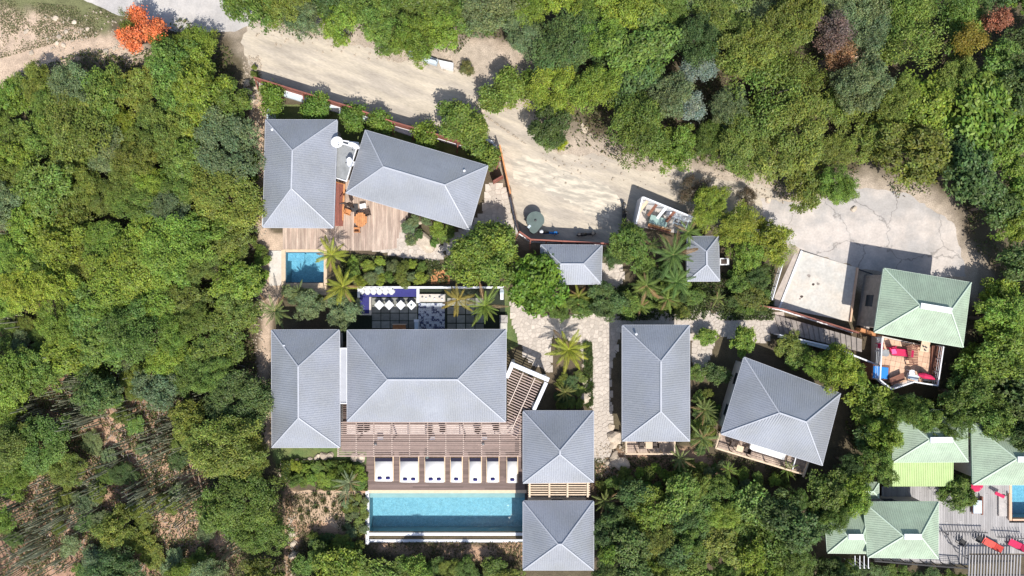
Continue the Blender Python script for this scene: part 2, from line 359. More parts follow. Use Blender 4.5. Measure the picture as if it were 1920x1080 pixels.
def make_ground():
    xs = np.concatenate([np.linspace(-400,-52,24)[:-1], np.arange(-52, 52.01, .25), np.linspace(52,400,24)[1:]])
    ys = np.concatenate([np.linspace(-400,-31,24)[:-1], np.arange(-31, 31.01, .25), np.linspace(31,400,24)[1:]])
    X, Y = np.meshgrid(xs, ys); Z = gz_np(X, Y); nx, ny = len(xs), len(ys)
    PX = X*F/H+960; PY = 540-Y*F/H
    wob = fbm(X, Y, 1.1, 5)*6
    def m3(c): return np.array(c)[None,None,:]
    c = np.ones((*X.shape, 3))*m3((.105,.078,.052))
    n1 = np.clip(fbm(X, Y, .6, 9)*.5+.5, 0, 1)[..., None]
    c = c*(1-.5*n1) + m3((.085,.085,.04))*.5*n1
    # brown soil at the lower left
    d = np.clip((430-PX)/80, 0, 1)*np.clip((PY-620)/80, 0, 1); c = c*(1-d[..., None]*.8)+m3((.33,.195,.13))*(d*.8)[..., None]
    def blend(poly, soft, col):
        nonlocal c
        dd = dist_np(PX, PY, poly); ins = inside_np(PX, PY, poly); sd = np.where(ins, dd, -dd)+wob*(1+soft/20)
        a = np.clip(sd/soft+.5, 0, 1)[..., None]; c = c*(1-a)+m3(col)*a
    for p, s in SANDS: blend(p, s, (.47,.36,.27) if p[0][1] < 400 else (.42,.27,.18))
    blend(ROAD, 40, (.42,.35,.28))
    for p, s in GRASSES: blend(p, s, (.15,.155,.07))
    blend([(510,845),(640,845),(690,850),(690,870),(520,880)], 6, (.10,.15,.05))
    idx = np.arange(nx*ny).reshape(ny, nx)
    cx = (X[:-1,:-1]+X[1:,1:])/2; cy = (Y[:-1,:-1]+Y[1:,1:])/2; keep = np.ones(cx.shape, bool)
    for h in holes:
        keep &= ~inside_np(cx, cy, [(p.x, p.y) for p in h])
    q = np.stack([idx[:-1,:-1], idx[:-1,1:], idx[1:,1:], idx[1:,:-1]], -1)[keep]
    me = bpy.data.meshes.new('ground'); me.vertices.add(nx*ny)
    me.vertices.foreach_set('co', np.stack([X, Y, Z], -1).astype(np.float32).ravel())
    me.loops.add(q.size); me.loops.foreach_set('vertex_index', q.ravel().astype(np.int32))
    me.polygons.add(len(q)); me.polygons.foreach_set('loop_start', np.arange(0, q.size, 4, dtype=np.int32))
    at = me.color_attributes.new('soil', 'FLOAT_COLOR', 'POINT')
    at.data.foreach_set('color', np.concatenate([c, np.ones((*X.shape, 1))], -1).astype(np.float32).ravel())
    me.update(calc_edges=True); me.shade_smooth()
    m = mat('soil_and_litter', (1,1,1), .95, 0, .22, 1.3, .3, .5, 12)
    nt = m.node_tree; a = nt.nodes.new('ShaderNodeAttribute'); a.attribute_name = 'soil'
    for n in nt.nodes:
        if n.type == 'VECT_MATH': nt.links.new(a.outputs['Color'], n.inputs[0])
    me.materials.append(m); o = link('ground', me); o['kind'] = 'structure'
make_ground()
# roads, paths, lawns
sheet('dirt_road', [(468,42),(540,52),(600,72),(690,88),(745,118),(790,108),(850,125),(885,140),(895,185),(925,212),(985,200),(1003,250),(1050,292),(1130,290),(1200,322),(1300,318),
      (1350,335),(1430,345),(1470,378),(1590,385),(1480,470),(1400,432),(1345,405),(1205,380),(1188,440),(1150,465),(1000,455),(978,436),(948,320),(905,266),(812,248),(640,196),(484,146),(464,118),(452,80)], .004, 'dirt', .16)
sheet('concrete_road', [(140,-60),(560,-60),(478,30),(466,48),(440,60),(330,60),(215,26),(135,-10)], .008, 'oldroad', .05)
sheet('muddy_puddle_ground', [(955,300),(990,290),(1030,310),(1080,330),(1140,345),(1165,380),(1130,420),(1080,385),(1010,350),(965,345)], .010, 'mud', .22)
sheet('concrete_drive', [(1425,372),(1500,383),(1600,352),(1700,362),(1790,420),(1812,520),(1700,520),(1600,500),(1500,468),(1440,430)], .009, 'grey_conc', .12)
sheet('lawn', [(915,545),(948,540),(960,560),(972,600),(976,645),(950,660),(945,620),(925,590)], .006, 'lawn', .05)
sheet('lower_lawn', [(520,838),(650,838),(684,845),(650,852),(610,858),(560,866),(525,860)], .006, 'lawn', .05)
sheet('garden_lawn', [(1140,545),(1230,540),(1240,600),(1140,602)], .006, 'lawn', .15)
sheet('back_garden_lawn', [(505,192),(640,205),(900,290),(905,330),(640,330),(505,300)], .008, 'lawn', .1)
# crazy-paved path: stones that can be picked apart
def clip_half(poly, p, n):
    out = []
    for i in range(len(poly)):
        a, b = poly[i], poly[(i+1)%len(poly)]
        da = (a[0]-p[0])*n[0]+(a[1]-p[1])*n[1]; db = (b[0]-p[0])*n[0]+(b[1]-p[1])*n[1]
        if da <= 0: out.append(a)
        if da*db < 0:
            t = da/(da-db); out.append((a[0]+t*(b[0]-a[0]), a[1]+t*(b[1]-a[1])))
    return out
def paving(name, px, size, z=.012, m='stone', gap=.018, limit=300, cull=None):
    base = sheet(name, px, z, 'grout', .03)
    reg_ = [(p.x, p.y) for p in WP(px, 0)]; xs = [p[0] for p in reg_]; ys = [p[1] for p in reg_]
    seeds = []; y = min(ys)
    while y < max(ys):
        x = min(xs)
        while x < max(xs):
            sx, sy = x+R.uniform(-.42,.42)*size, y+R.uniform(-.42,.42)*size
            if inside(sx, sy, reg_) and not (cull and cull(sx, sy)): seeds.append((sx, sy))
            x += size
        y += size
    cells = []
    for i, s in enumerate(seeds):
        h = size*.85; poly = [(s[0]-h,s[1]-h),(s[0]+h,s[1]-h),(s[0]+h,s[1]+h),(s[0]-h,s[1]+h)]
        for j, t in enumerate(seeds):
            dx, dy = t[0]-s[0], t[1]-s[1]; dd = math.hypot(dx, dy)
            if j != i and dd < size*2.4: poly = clip_half(poly, (s[0]+dx/2-dx/dd*gap, s[1]+dy/2-dy/dd*gap), (dx, dy))
        if len(poly) >= 3: cells.append((s, poly))
    cells.sort(key=lambda c: (c[0][0]-4)**2+(c[0][1]+4)**2)
    rest = MB()
    for i, (s, poly) in enumerate(cells):
        top = z+R.uniform(.018, .034)
        if i < limit:
            b = MB(); b.prism([(p[0]-s[0], p[1]-s[1]) for p in poly], z-.02, top); lpart('paving_stone', b, m, base, (s[0], s[1], 0))
        else: rest.prism(poly, z-.02, top)
    if rest.v: o = lpart('paving_stones', rest, m, base); o['kind'] = 'stuff'
    return base
paving('stone_path', [(955,540),(968,545),(985,580),(1010,595),(1060,598),(1100,590),(1142,592),(1200,580),(1290,580),(1345,590),(1420,585),(1450,600),(1440,640),(1400,640),(1340,625),
       (1330,660),(1320,700),(1300,705),(1298,612),(1165,612),(1142,700),(1145,790),(1140,850),(1122,868),(1112,862),(1113,775),(1100,740),(1098,690),(1090,640),(1040,625),(1030,640),(1030,700),(985,665),(968,620),(958,570)], .37)
paving('villa_terrace', [(728,440),(760,430),(800,440),(835,480),(800,500),(775,492),(735,475),(700,468)], .42, .012)
paving('villa_path', [(905,400),(912,360),(925,340),(948,360),(965,430),(960,445),(925,420),(895,440),(840,480),(832,455),(870,432)], .44, .016)
paving('garden_landing', [(1128,498),(1160,496),(1165,520),(1150,545),(1128,540)], .42, .014)
sheet('sandy_patch', [(478,175),(497,180),(495,300),(492,420),(478,425),(472,300)], .004, 'sand', .12)
sheet('terraced_sand', [(548,920),(625,918),(690,925),(690,1000),(650,1000),(600,975),(560,985),(548,960)], .005, 'sand', .12)

# ------------------------------------------------------------------ pools
def pool(name, label, px, depth, wmat, rim, water_z=-.10, rims='NSEW'):
    pts = WP(px); c = sum(pts, Vector())/4; t = thing(name, label, 'swimming pool', (c.x, c.y, 0))
    x0, x1 = min(p.x for p in pts), max(p.x for p in pts); y0, y1 = min(p.y for p in pts), max(p.y for p in pts)
    b = MB(); b.box(((x0+x1)/2, (y0+y1)/2, -depth-.1), (x1-x0+.6, y1-y0+.6, .2)); part('basin_floor', b, 'pool', t)
    b = MB()
    b.box((x0-.15, (y0+y1)/2, -depth/2-.02), (.3, y1-y0+.6, depth)); b.box((x1+.15, (y0+y1)/2, -depth/2-.02), (.3, y1-y0+.6, depth))
    b.box(((x0+x1)/2, y0-.15, -depth/2-.02), (x1-x0-.004, .3, depth)); b.box(((x0+x1)/2, y1+.15, -depth/2-.02), (x1-x0-.004, .3, depth))
    part('basin_wall', b, 'poolwall', t)
    b = MB(); b.add([(x0,y0,water_z),(x1,y0,water_z),(x1,y1,water_z),(x0,y1,water_z)], [(0,1,2,3)]); part('water', b, wmat, t)
    return t, x0, x1, y0, y1
t, x0, x1, y0, y1 = pool('swimming_pool', 'long blue swimming pool with white rim below the row of sunbeds', POOL, 1.5, 'water', .25, -.08)
b = MB(); b.box((x0-.19, (y0+y1)/2-.45, .03), (.30, y1-y0+1.2, .14)); part('side_rim', b, 'white', t)
b = MB(); b.box(((x0+x1)/2, y0-.15, .01), (x1-x0+.06, .26, .1)); part('overflow_edge', b, 'white', t)
b = MB(); b.box(((x0+x1)/2+.05, y0-.45, -.12), (x1-x0-.1, .34, .1)); part('overflow_trough', b, 'greenbox', t)
b = MB(); b.box(((x0+x1)/2-.05, y0-.74, .02), (x1-x0+.3, .24, .12)); part('outer_rim', b, 'white', t)
b = MB(); b.box(((x0+x1)/2, y1-.24, -.22), (x1-x0-.01, .46, .14)); part('shallow_ledge', b, 'render', t)
b = MB(); b.box(((x0+x1)/2, y1+.13, .035), (x1-x0+.3, .28, .06)); part('coping', b, 'palewood', t)
t, x0, x1, y0, y1 = pool('plunge_pool', 'small square plunge pool with turquoise water beside the palm', PLUNGE, 1.6, 'water2', .2, -.07)
b = MB(); b.box((x0-.2, (y0+y1)/2, .02), (.36, y1-y0+.5, .1)); b.box((x1+.16, (y0+y1)/2, .02), (.28, y1-y0+.5, .1))
b.box(((x0+x1)/2-.02, y0-.16, .022), (x1-x0-.06, .26, .1)); b.box(((x0+x1)/2-.02, y1+.14, .022), (x1-x0-.06, .24, .1)); part('coping', b, 'palewood', t)
b = MB(); b.box((x0+.8, y1-.4, -.45), (1.5, .7, .12)); part('step', b, 'pool', t)
t, x0, x1, y0, y1 = pool('terrace_pool', 'blue pool at the right edge beside the grey deck', POOL3, 1.5, 'water2', .2, -.07)
b = MB(); b.box((x0-.12, (y0+y1)/2, .05), (.22, y1-y0+.5, .12)); b.box(((x0+x1)/2+.02, y0-.12, .052), (x1-x0-.06, .22, .12)); part('coping', b, 'terr', t)
# ledges round the plunge pool
b = MB(); b.prism(WP([(505,470),(531,470),(531,535),(505,536)]), 0, .06); props(lpart('concrete_ledge', b, 'conc', None), 'pale concrete ledge left of the small plunge pool', 'ledge')
st = thing('timber_steps', 'three pale timber steps below the small plunge pool', 'steps', W(575,542))
for k in range(3): b = MB(); b.prism(WP([(540,536+k*6),(612,536+k*6),(612,541.4+k*6),(540,541.4+k*6)]), -.3, .05-.012*k); part('tread', b, 'palewood', st)

# ------------------------------------------------------------------ houses: hipped ribbed metal roofs on rendered walls
def hip_house(name, label, px, ze=3.0, pitch=.67, rm='roof', cm='cap', inset=.55, ribs=.19, ridge_k=1.0, walls=True, wm='render', gap=(0,)):
    c = WP(px, ze); TL, TR, BR, BL = c
    cen = (TL+TR+BR+BL)/4; t = thing(name, label, 'house', (cen.x, cen.y, 0), 'houses with hipped metal roofs')
    lh = ((TR-TL).length+(BR-BL).length)/2; lv = ((TL-BL).length+(TR-BR).length)/2
    if lh >= lv:
        hw = lv/2; u = ((TR-TL)+(BR-BL)).normalized(); a = (TL+BL)/2+u*hw*ridge_k; b_ = (TR+BR)/2-u*hw*ridge_k
        if (b_-a).dot(u) < .3: m_ = (a+b_)/2; a = m_-u*.15; b_ = m_+u*.15
    else:
        hw = lh/2; u = ((BL-TL)+(BR-TR)).normalized(); a = (TL+TR)/2+u*hw*ridge_k; b_ = (BL+BR)/2-u*hw*ridge_k
        if (b_-a).dot(u) < .3: m_ = (a+b_)/2; a = m_-u*.15; b_ = m_+u*.15
    zr = ze+hw*pitch; a = Vector((a.x,a.y,zr)); b_ = Vector((b_.x,b_.y,zr))
    if lh >= lv: fac = [(BL,BR,b_,a),(TR,TL,a,b_),(TL,BL,a),(BR,TR,b_)]; hips = [(TL,a),(BL,a),(TR,b_),(BR,b_),(a,b_)]
    else: fac = [(TL,BL,b_,a),(BR,TR,a,b_),(TR,TL,a),(BL,BR,b_)]; hips = [(TL,a),(TR,a),(BL,b_),(BR,b_),(a,b_)]
    for poly in fac:
        p0, p1 = poly[0], poly[1]; e = (p1-p0); Lg = e.length; e.normalize()
        nrm = e.cross(poly[2]-p0).normalized(); 
        if nrm.z < 0: nrm = -nrm
        up = nrm.cross(e).normalized()
        if up.z < 0: up = -up
        q = [((p-p0).dot(e), (p-p0).dot(up)) for p in poly]
        mb = MB(); n = len(poly)
        vs = [p for p in poly]+[p-nrm*.04 for p in poly]
        mb.add(vs, [tuple(range(n)), tuple(range(n, 2*n))[::-1]]+[(i, n+i, n+(i+1)%n, (i+1)%n) for i in range(n)])
        x = ribs*.5
        while x < Lg:
            vm = 1e9
            for i in range(1, n):     # the non-eave edges
                (ax, ay), (bx, by) = q[i], q[(i+1)%n]
                if min(ax,bx)-1e-6 <= x <= max(ax,bx)+1e-6 and abs(bx-ax) > 1e-6: vm = min(vm, ay+(by-ay)*(x-ax)/(bx-ax))
            if .12 < vm < 1e8:
                A = p0+e*x+up*.01+nrm*.0; B = p0+e*x+up*(vm-.05)
                w2 = e*.032; w1 = e*.014; hh = nrm*.017
                mb.add([A-w2, A+w2, A+w1+hh, A-w1+hh, B-w2, B+w2, B+w1+hh, B-w1+hh], [(0,1,2,3),(1,5,6,2),(2,6,7,3),(3,7,4,0),(5,4,7,6)])
            x += ribs
        part('roof_panel', mb, rm, t)
    for i, (p, q_) in enumerate(hips):
        mb = MB(); d = (q_-p)
        mb.bar(p+Vector((0,0,.035)), q_+Vector((0,0,.035)), .10 if i < 4 else .13, .05); part('hip_cap' if i < 4 else 'ridge_cap', mb, cm, t)
    for i in range(4):
        p, q_ = c[i], c[(i+1)%4]; mb = MB(); n_ = (q_-p).normalized()
        mb.bar(p+Vector((0,0,-.10))+n_*(.06 if i%2 else -.0), q_+Vector((0,0,-.10))-n_*(.06 if i%2 else 0), .09, .15); part('gutter', mb, cm, t)
    if walls:
        ci = []
        for i in range(4):
            p = c[i]; q0 = (c[(i-1)%4]-p).normalized(); q1 = (c[(i+1)%4]-p).normalized(); ci.append(p+(q0+q1)*inset)
        for i in range(4):
            p, q_ = ci[i], ci[(i+1)%4]; d = (q_-p).normalized(); mb = MB()
            sh = .1 if i%2 else 0
            mb.bar(Vector((p.x,p.y,ze/2-.04))+d*(-.09 if i%2==0 else .11), Vector((q_.x,q_.y,ze/2-.04))-d*(-.09 if i%2==0 else .11), .2, ze-.02); wl = part('wall', mb, wm, t)
            nv = Vector((d.y,-d.x,0)); 
            if nv.dot(p-cen) < 0: nv = -nv
            Lw = (q_-p).length; k = max(1, int(Lw/2.6))
            for j in range(k):
                s = p+d*(Lw*(j+.5)/k)+nv*.11; s.z = 0
                door = (j == k//2 and i == 2)
                mb = MB(); zc, hh = (1.05, 2.1) if door else (1.55, 1.1)
                mb.bar(s+Vector((0,0,zc))-d*.5, s+Vector((0,0,zc))+d*.5, .05, hh); part('door' if door else 'window', mb, 'glass', t)
        if rm == 'roof': pass
    return t, (a, b_), c
tA = hip_house('grey_roofed_villa', 'grey hip roofed villa left of the satellite dishes, above the plunge pool', [(498,224.5),(632,225),(625,427),(493,426)], 3.2)
tB = hip_house('grey_roofed_villa', 'rotated grey hip roofed villa right of the satellite dishes', [(685,244),(915,311),(880,431),(649,362)], 3.2)
tC = hip_house('grey_roofed_wing', 'narrow grey hip roofed wing at the left end of the main building', [(509,619),(636,618.5),(637,839),(510,839)], 3.1)
tD = hip_house('grey_roofed_main_house', 'largest grey hip roof, the main house above the slatted pergola', [(651,619),(949,618),(948,791),(651,790)], 3.1)
tE = hip_house('grey_roofed_pavilion', 'square grey roofed pavilion right of the sunbeds', [(981,771),(1113,771),(1113,904),(981,906)], 3.1)
tF = hip_house('grey_roofed_pavilion', 'square grey roofed pavilion at the right end of the long pool', [(981,940),(1113,940),(1113,1069),(981,1069)], 2.9)
tG = hip_house('grey_roofed_cottage', 'long upright grey roofed cottage right of the stone path', [(1167,610),(1293,610),(1293,827),(1167,827)], 3.1)
tH = hip_house('grey_roofed_cottage', 'tilted grey roofed cottage with long balcony on its lower side', [(1395.4,669.8),(1576,738),(1541.7,872.6),(1352,814)], 3.1)
tI = hip_house('grey_roofed_hut', 'small wide grey roofed hut just below the braced red fence', [(1014,459),(1129,460),(1127,532.5),(1014,533)], 2.6)
tJ = hip_house('grey_roofed_hut', 'smallest grey roofed hut standing among the palms', [(1289,444),(1347,443),(1349.5,527),(1289,527)], 2.5, pitch=.75)
tK = hip_house('green_roofed_house', 'green roofed house with white ridge right of the concrete slab', [(1658,503),(1821,530),(1805.5,651),(1640,623)], 4.0, pitch=.6, rm='groof', cm='gcap', ridge_k=.9, wm='step')
tL1 = hip_house('green_roofed_house', 'green roofed house with lime lean-to, half under tree branches', [(1678,770),(1814,768),(1815,866),(1674,867)], 3.0, pitch=.6, rm='groof', cm='gcap')
tL2 = hip_house('green_roofed_house', 'green roofed house cut by the right edge above the pool', [(1823,795),(2010,795),(2010,909),(1825,909)], 3.2, pitch=.6, rm='groof', cm='gcap')
tL3 = hip_house('green_roofed_house', 'green roofed house with white ridge left of the grey deck', [(1620,942),(1760,942),(1759,1047.5),(1628,1045)], 3.4, pitch=.6, rm='groof', cm='gcap')
tL4 = hip_house('green_roofed_annex', 'low green roofed annex at the far left of the lower green roofs', [(1546,956),(1634,956),(1632,1038),(1552,1037)], 2.6, pitch=.6, rm='groof', cm='gcap', ridge_k=.7)
tL5 = hip_house('green_roofed_shed', 'little green roofed shed peeking out under the tree crown', [(1595,905),(1648,905),(1648,934),(1595,934)], 2.6, pitch=.5, rm='groof', cm='gcap')
# white ridge vents on the green roofs
for (t_, (a, b_), c) in (tK, tL3, tL4, tL1, tL2):
    mb = MB(); mb.bar(a+Vector((0,0,.1)), b_+Vector((0,0,.1)), .46, .10); part('ridge_vent', mb, 'white', t_)
# lime lean-to
t_, _, c = tL1
mb = MB(); P0, P1 = W(1674,867,2.95), W(1788,867,2.95); Q0, Q1 = W(1673,912,2.3), W(1787,912,2.3)
mb.add([P0,P1,Q1,Q0]+[p-Vector((0,0,.05)) for p in (P0,P1,Q1,Q0)], [(3,2,1,0),(4,5,6,7),(0,1,5,4),(1,2,6,5),(2,3,7,6),(3,0,4,7)])
for k in range(34):
    f = (k+.5)/34; mb.bar(P0.lerp(P1, f)+Vector((0,0,.02)), Q0.lerp(Q1, f)+Vector((0,0,.02)), .05, .03)
part('lean_to_roof', mb, 'groof2', t_)
for f in (.03,.97): mb = MB(); q = Q0.lerp(Q1, f); mb.box((q.x, q.y+.1, 1.1), (.12,.12,2.2)); part('post', mb, 'white', t_)
# flat link roofs
def flat_roof(name, label, px, z, m, edge='white'):
    p = WP(px, z); c = sum(p, Vector())/len(p); t = thing(name, label, 'flat roof', (c.x, c.y, 0))
    b = MB(); b.prism(p, z-.15, z); part('roof_slab', b, m, t)
    for i in range(len(p)):
        b = MB(); q, r = p[i], p[(i+1)%len(p)]; d = (r-q).normalized()*.05*(1 if i%2 else -1); b.bar(q+Vector((0,0,.04))+d, r+Vector((0,0,.04))-d, .09, .10); part('edge_upstand', b, edge, t)
    b = MB(); 
    ci = [c+(q-c)*.8 for q in p]; b.prism(ci, 0, z-.15); part('wall', b, 'render', t); return t
fl = flat_roof('flat_link_roof', 'grey flat roof carrying satellite dishes between the two villas', [(629,262),(672,268),(650,340),(628,333)], 2.7, 'flat')
flat_roof('white_link_roof', 'narrow white flat roof between the left wing and main house', [(638,653),(651,653),(651,756),(638,756)], 2.9, 'linkroof')
# vent pipes on roofs
def vent(t_, px, py, z, m='white'):
    p = W(px, py, z); b = MB(); b.tube([(p.x,p.y,z-.35),(p.x,p.y,z+.25)], .06, 8); b.lathe((p.x,p.y,z+.22), [(.11,0),(.11,.06),(.02,.12)], 8); part('vent_pipe', b, m, t_)
vent(tA[0], 512, 244, 3.5); vent(tB[0], 871, 321, 3.8); vent(tC[0], 534, 648, 3.7); vent(tG[0], 1192, 626, 3.6)
# white wall left of villa A and its gravel garden
def wall(name, label, px, h, th, m, z0=0., cap=None, cat='wall'):
    p = WP(px, h); t = thing(name, label, cat, (p[0].x, p[0].y, 0))
    for i in range(len(p)-1):
        q, r = p[i], p[i+1]; d = (r-q).normalized()*(th/2 if i else 0)
        b = MB(); b.bar(Vector((q.x,q.y,z0+(h-z0)/2))+d, Vector((r.x,r.y,z0+(h-z0)/2))+d*.0, th, h-z0); part('wall_section', b, m, t)
        if cap: b = MB(); b.bar(Vector((q.x,q.y,h+.03))-(r-q).normalized()*.02, Vector((r.x,r.y,h+.03)), th+.06, .06); part('coping', b, cap, t)
    return t
wall('white_garden_wall', 'pale blue white wall running down left of the left villa', [(503,193),(503,222),(494,424)], 1.6, .28, 'bluewhite')
# ------------------------------------------------------------------ decks
def hspan(poly, y):
    xs = []
    n = len(poly)
    for i in range(n):
        (ax, ay), (bx, by) = poly[i], poly[(i+1)%n]
        if (ay > y) != (by > y): xs.append(ax+(bx-ax)*(y-ay)/(by-ay))
    xs.sort(); return [(xs[i], xs[i+1]) for i in range(0, len(xs)-1, 2)]
def deck(name, label, px, z, width, m, vertical=False, seg=5.0, rz=0.0, cat='deck', under='dark', drop=.25):
    P_ = WP(px, z); c = sum(P_, Vector())/len(P_); t = thing(name, label, cat, (c.x, c.y, 0))
    b = MB(); b.prism([(c.x+(p.x-c.x)*.985, c.y+(p.y-c.y)*.985) for p in P_], z-drop, z-.035); part('joist_frame', b, under, t)
    co, si = math.cos(-rz), math.sin(-rz)
    L_ = [((p.x-c.x)*co-(p.y-c.y)*si, (p.x-c.x)*si+(p.y-c.y)*co) for p in P_]
    if vertical: L_ = [(y, x) for x, y in L_]
    ys = [p[1] for p in L_]; y = min(ys)+width/2; cache = {}
    while y < max(ys):
        for a, b_ in hspan(L_, y):
            x = a
            while b_-x > .05:
                l = min(b_-x, seg*R.uniform(.6, 1.2) if seg else 1e9)
                if b_-x-l < .6: l = b_-x
                mb = MB(); d = (l-.012, width-.012, .028)
                if vertical: d = (d[1], d[0], d[2])
                mb.box((0,0,0), d); cx, cy = x+l/2, y
                if vertical: cx, cy = cy, cx
                wx = cx*math.cos(rz)-cy*math.sin(rz); wy = cx*math.sin(rz)+cy*math.cos(rz)
                o = lpart('board', mb, m, t, (wx, wy, z-.014+R.uniform(-.003,.003)), rz); x += l
        y += width
    return t
deck('pool_deck', 'dark weathered timber deck under the sunbeds and slatted pergola', [(638,756),(652,756),(652,785),(984,785),(984,921),(687,921),(687,846),(640,846)], .06, .15, 'deck', False, 5.5)
deck('villa_deck', 'pale timber deck between the two upper villas with dining table', [(530,425),(628,425),(628,338),(690,338),(765,390),(762,418),(748,440),(742,466),(705,470),(606,470),(530,470)], .05, .20, 'vdeck', True, 0)
deck('small_landing', 'small orange timber landing left of the big round tree', [(808,505),(842,505),(842,533),(808,533)], .08, .14, 'orangewood', True, 0)
deck('sunlit_board_strip', 'strip of boards tinted sunlit pale, between the slats below the biggest grey roof', [(650,797),(979,797),(979,815),(650,815)], .095, .15, 'sunlit_strip', False, 5, cat='deck', drop=.03)  # bright sun on this part of the deck, put into paler boards
# ------------------------------------------------------------------ pergolas
def post(t, x, y, h, m='darkwood', s=.12):
    b = MB(); b.box((x, y, h/2), (s, s, h)); part('post', b, m, t)
zp = 2.46
t = thing('slatted_pergola', 'long slatted timber pergola over the deck below the main roof', 'pergola', W(810,825))
xa, xb = W(637,0,zp).x, W(984,0,zp).x
for i in range(18):
    py = 792+i*3.65
    xl = W(634 if py > 838 else 637,0,zp).x; y = W(0,py,zp).y
    b = MB(); b.box((0,0,0), (xb-xl, .058, .06)); lpart('slat', b, 'slat', t, ((xl+xb)/2-t.location.x, y-t.location.y, zp+.07))
for px in (668,701,735,768,802,836,869,903,937,975):
    ya, yb = W(0,790,zp).y, W(0,856,zp).y
    b = MB(); b.box((W(px,0,zp).x, (ya+yb)/2, zp-.02), (.08, ya-yb, .11)); part('beam', b, 'beam', t)
    if px in (668,735,802,869,937): post(t, W(px,0,zp).x, W(0,826,zp).y, zp-.09, 'darkwood')
b = MB(); b.bar(W(637,826.5,zp-.13), W(984,826.5,zp-.13), .10, .12); part('main_beam', b, 'darkwood', t)
b = MB(); b.bar(W(632,855,zp-.13), W(984,855,zp-.13), .08, .12); part('edge_beam', b, 'slat', t)
b = MB(); b.bar(W(634,840,zp), W(634,856,zp), .08, .1); part('end_beam', b, 'beam', t)
# angled pergola with white wall
zq = 3.0
t = thing('angled_pergola', 'slanting slatted pergola framed by a white L shaped wall right of the main roof', 'pergola', W(980,735))
A, B_, C_ = W(959,683,zq), W(1024,711,zq), W(998,768,zq)
w1 = MB(); w1.bar(W(950,708,zq-.2), W(962,680,zq-.2), .32, .4); part('wall_beam', w1, 'white', t)
w1 = MB(); w1.bar(W(957,681.5,zq-.18), W(1029,712,zq-.18), .36, .42); part('wall_beam', w1, 'white', t)
w1 = MB(); w1.bar(W(1024,717,zq-.215), W(1001,768,zq-.215), .30, .4); part('wall_beam', w1, 'white', t)
for p in ((1024,713),(1001,766),(962,683)): b = MB(); q = W(*p, zq); b.box((q.x, q.y, (zq-.42)/2), (.28,.28,zq-.42)); part('column', b, 'white', t)
u = Vector((69,-31,0)).normalized(); v = Vector((-31,-69,0)).normalized(); O = W(962,690,2.75)
for i in range(24):
    s = O+v*(.16+i*.222); L0, L1 = 0.0, 2.75
    # trim against the main roof and pavilion
    lim = W(951,0,2.75).x
    if s.x < lim: L0 = (lim-s.x)/u.x
    e = s+u*L1
    ymin = W(0,771,2.75).y
    while L1 > L0 and (s+u*L1).y < ymin and (s+u*L1).x > W(979,0,2.75).x: L1 -= .1
    if L1-L0 > .3: b = MB(); b.bar(s+u*L0, s+u*L1, .075, .07); part('slat', b, 'slat', t)
for f in (.95, 2.05):
    s = O+u*f+Vector((0,0,.09)); k1 = 4.6 if f < 1 else 4.9; 
    if f < 1: k1 = 3.0
    b = MB(); b.bar(s, s+v*k1, .08, .07); part('beam', b, 'beam', t)
for i in range(16):
    y = W(0,782+i*3.1,2.6).y; b = MB(); b.box((W(972,0,2.6).x, y, 2.68), (.72, .065, .06))
    if i < 3: part('slat', b, 'slat', t)
# pergola between pavilions
t = thing('small_slatted_pergola', 'small slatted pergola bridging the two square pavilions', 'pergola', W(1045,918))
for i in range(6):
    b = MB(); b.bar(W(990,906+i*4.3,2.7), W(1106,906+i*4.3,2.7), .09, .07); part('slat', b, 'palewood', t)
for px in (993,1030,1064,1102): b = MB(); b.bar(W(px,903,2.8), W(px,932,2.8), .16, .12); part('beam', b, 'palewood', t)
for px in (993,1102): post(t, W(px,0,2.7).x, W(0,930,2.7).y, 2.7, 'palewood')
deck('pavilion_floor', 'dark boards in the gap between the two square pavilions', [(984,900),(1108,900),(1108,944),(984,944)], .06, .15, 'darkwood', False, 4)
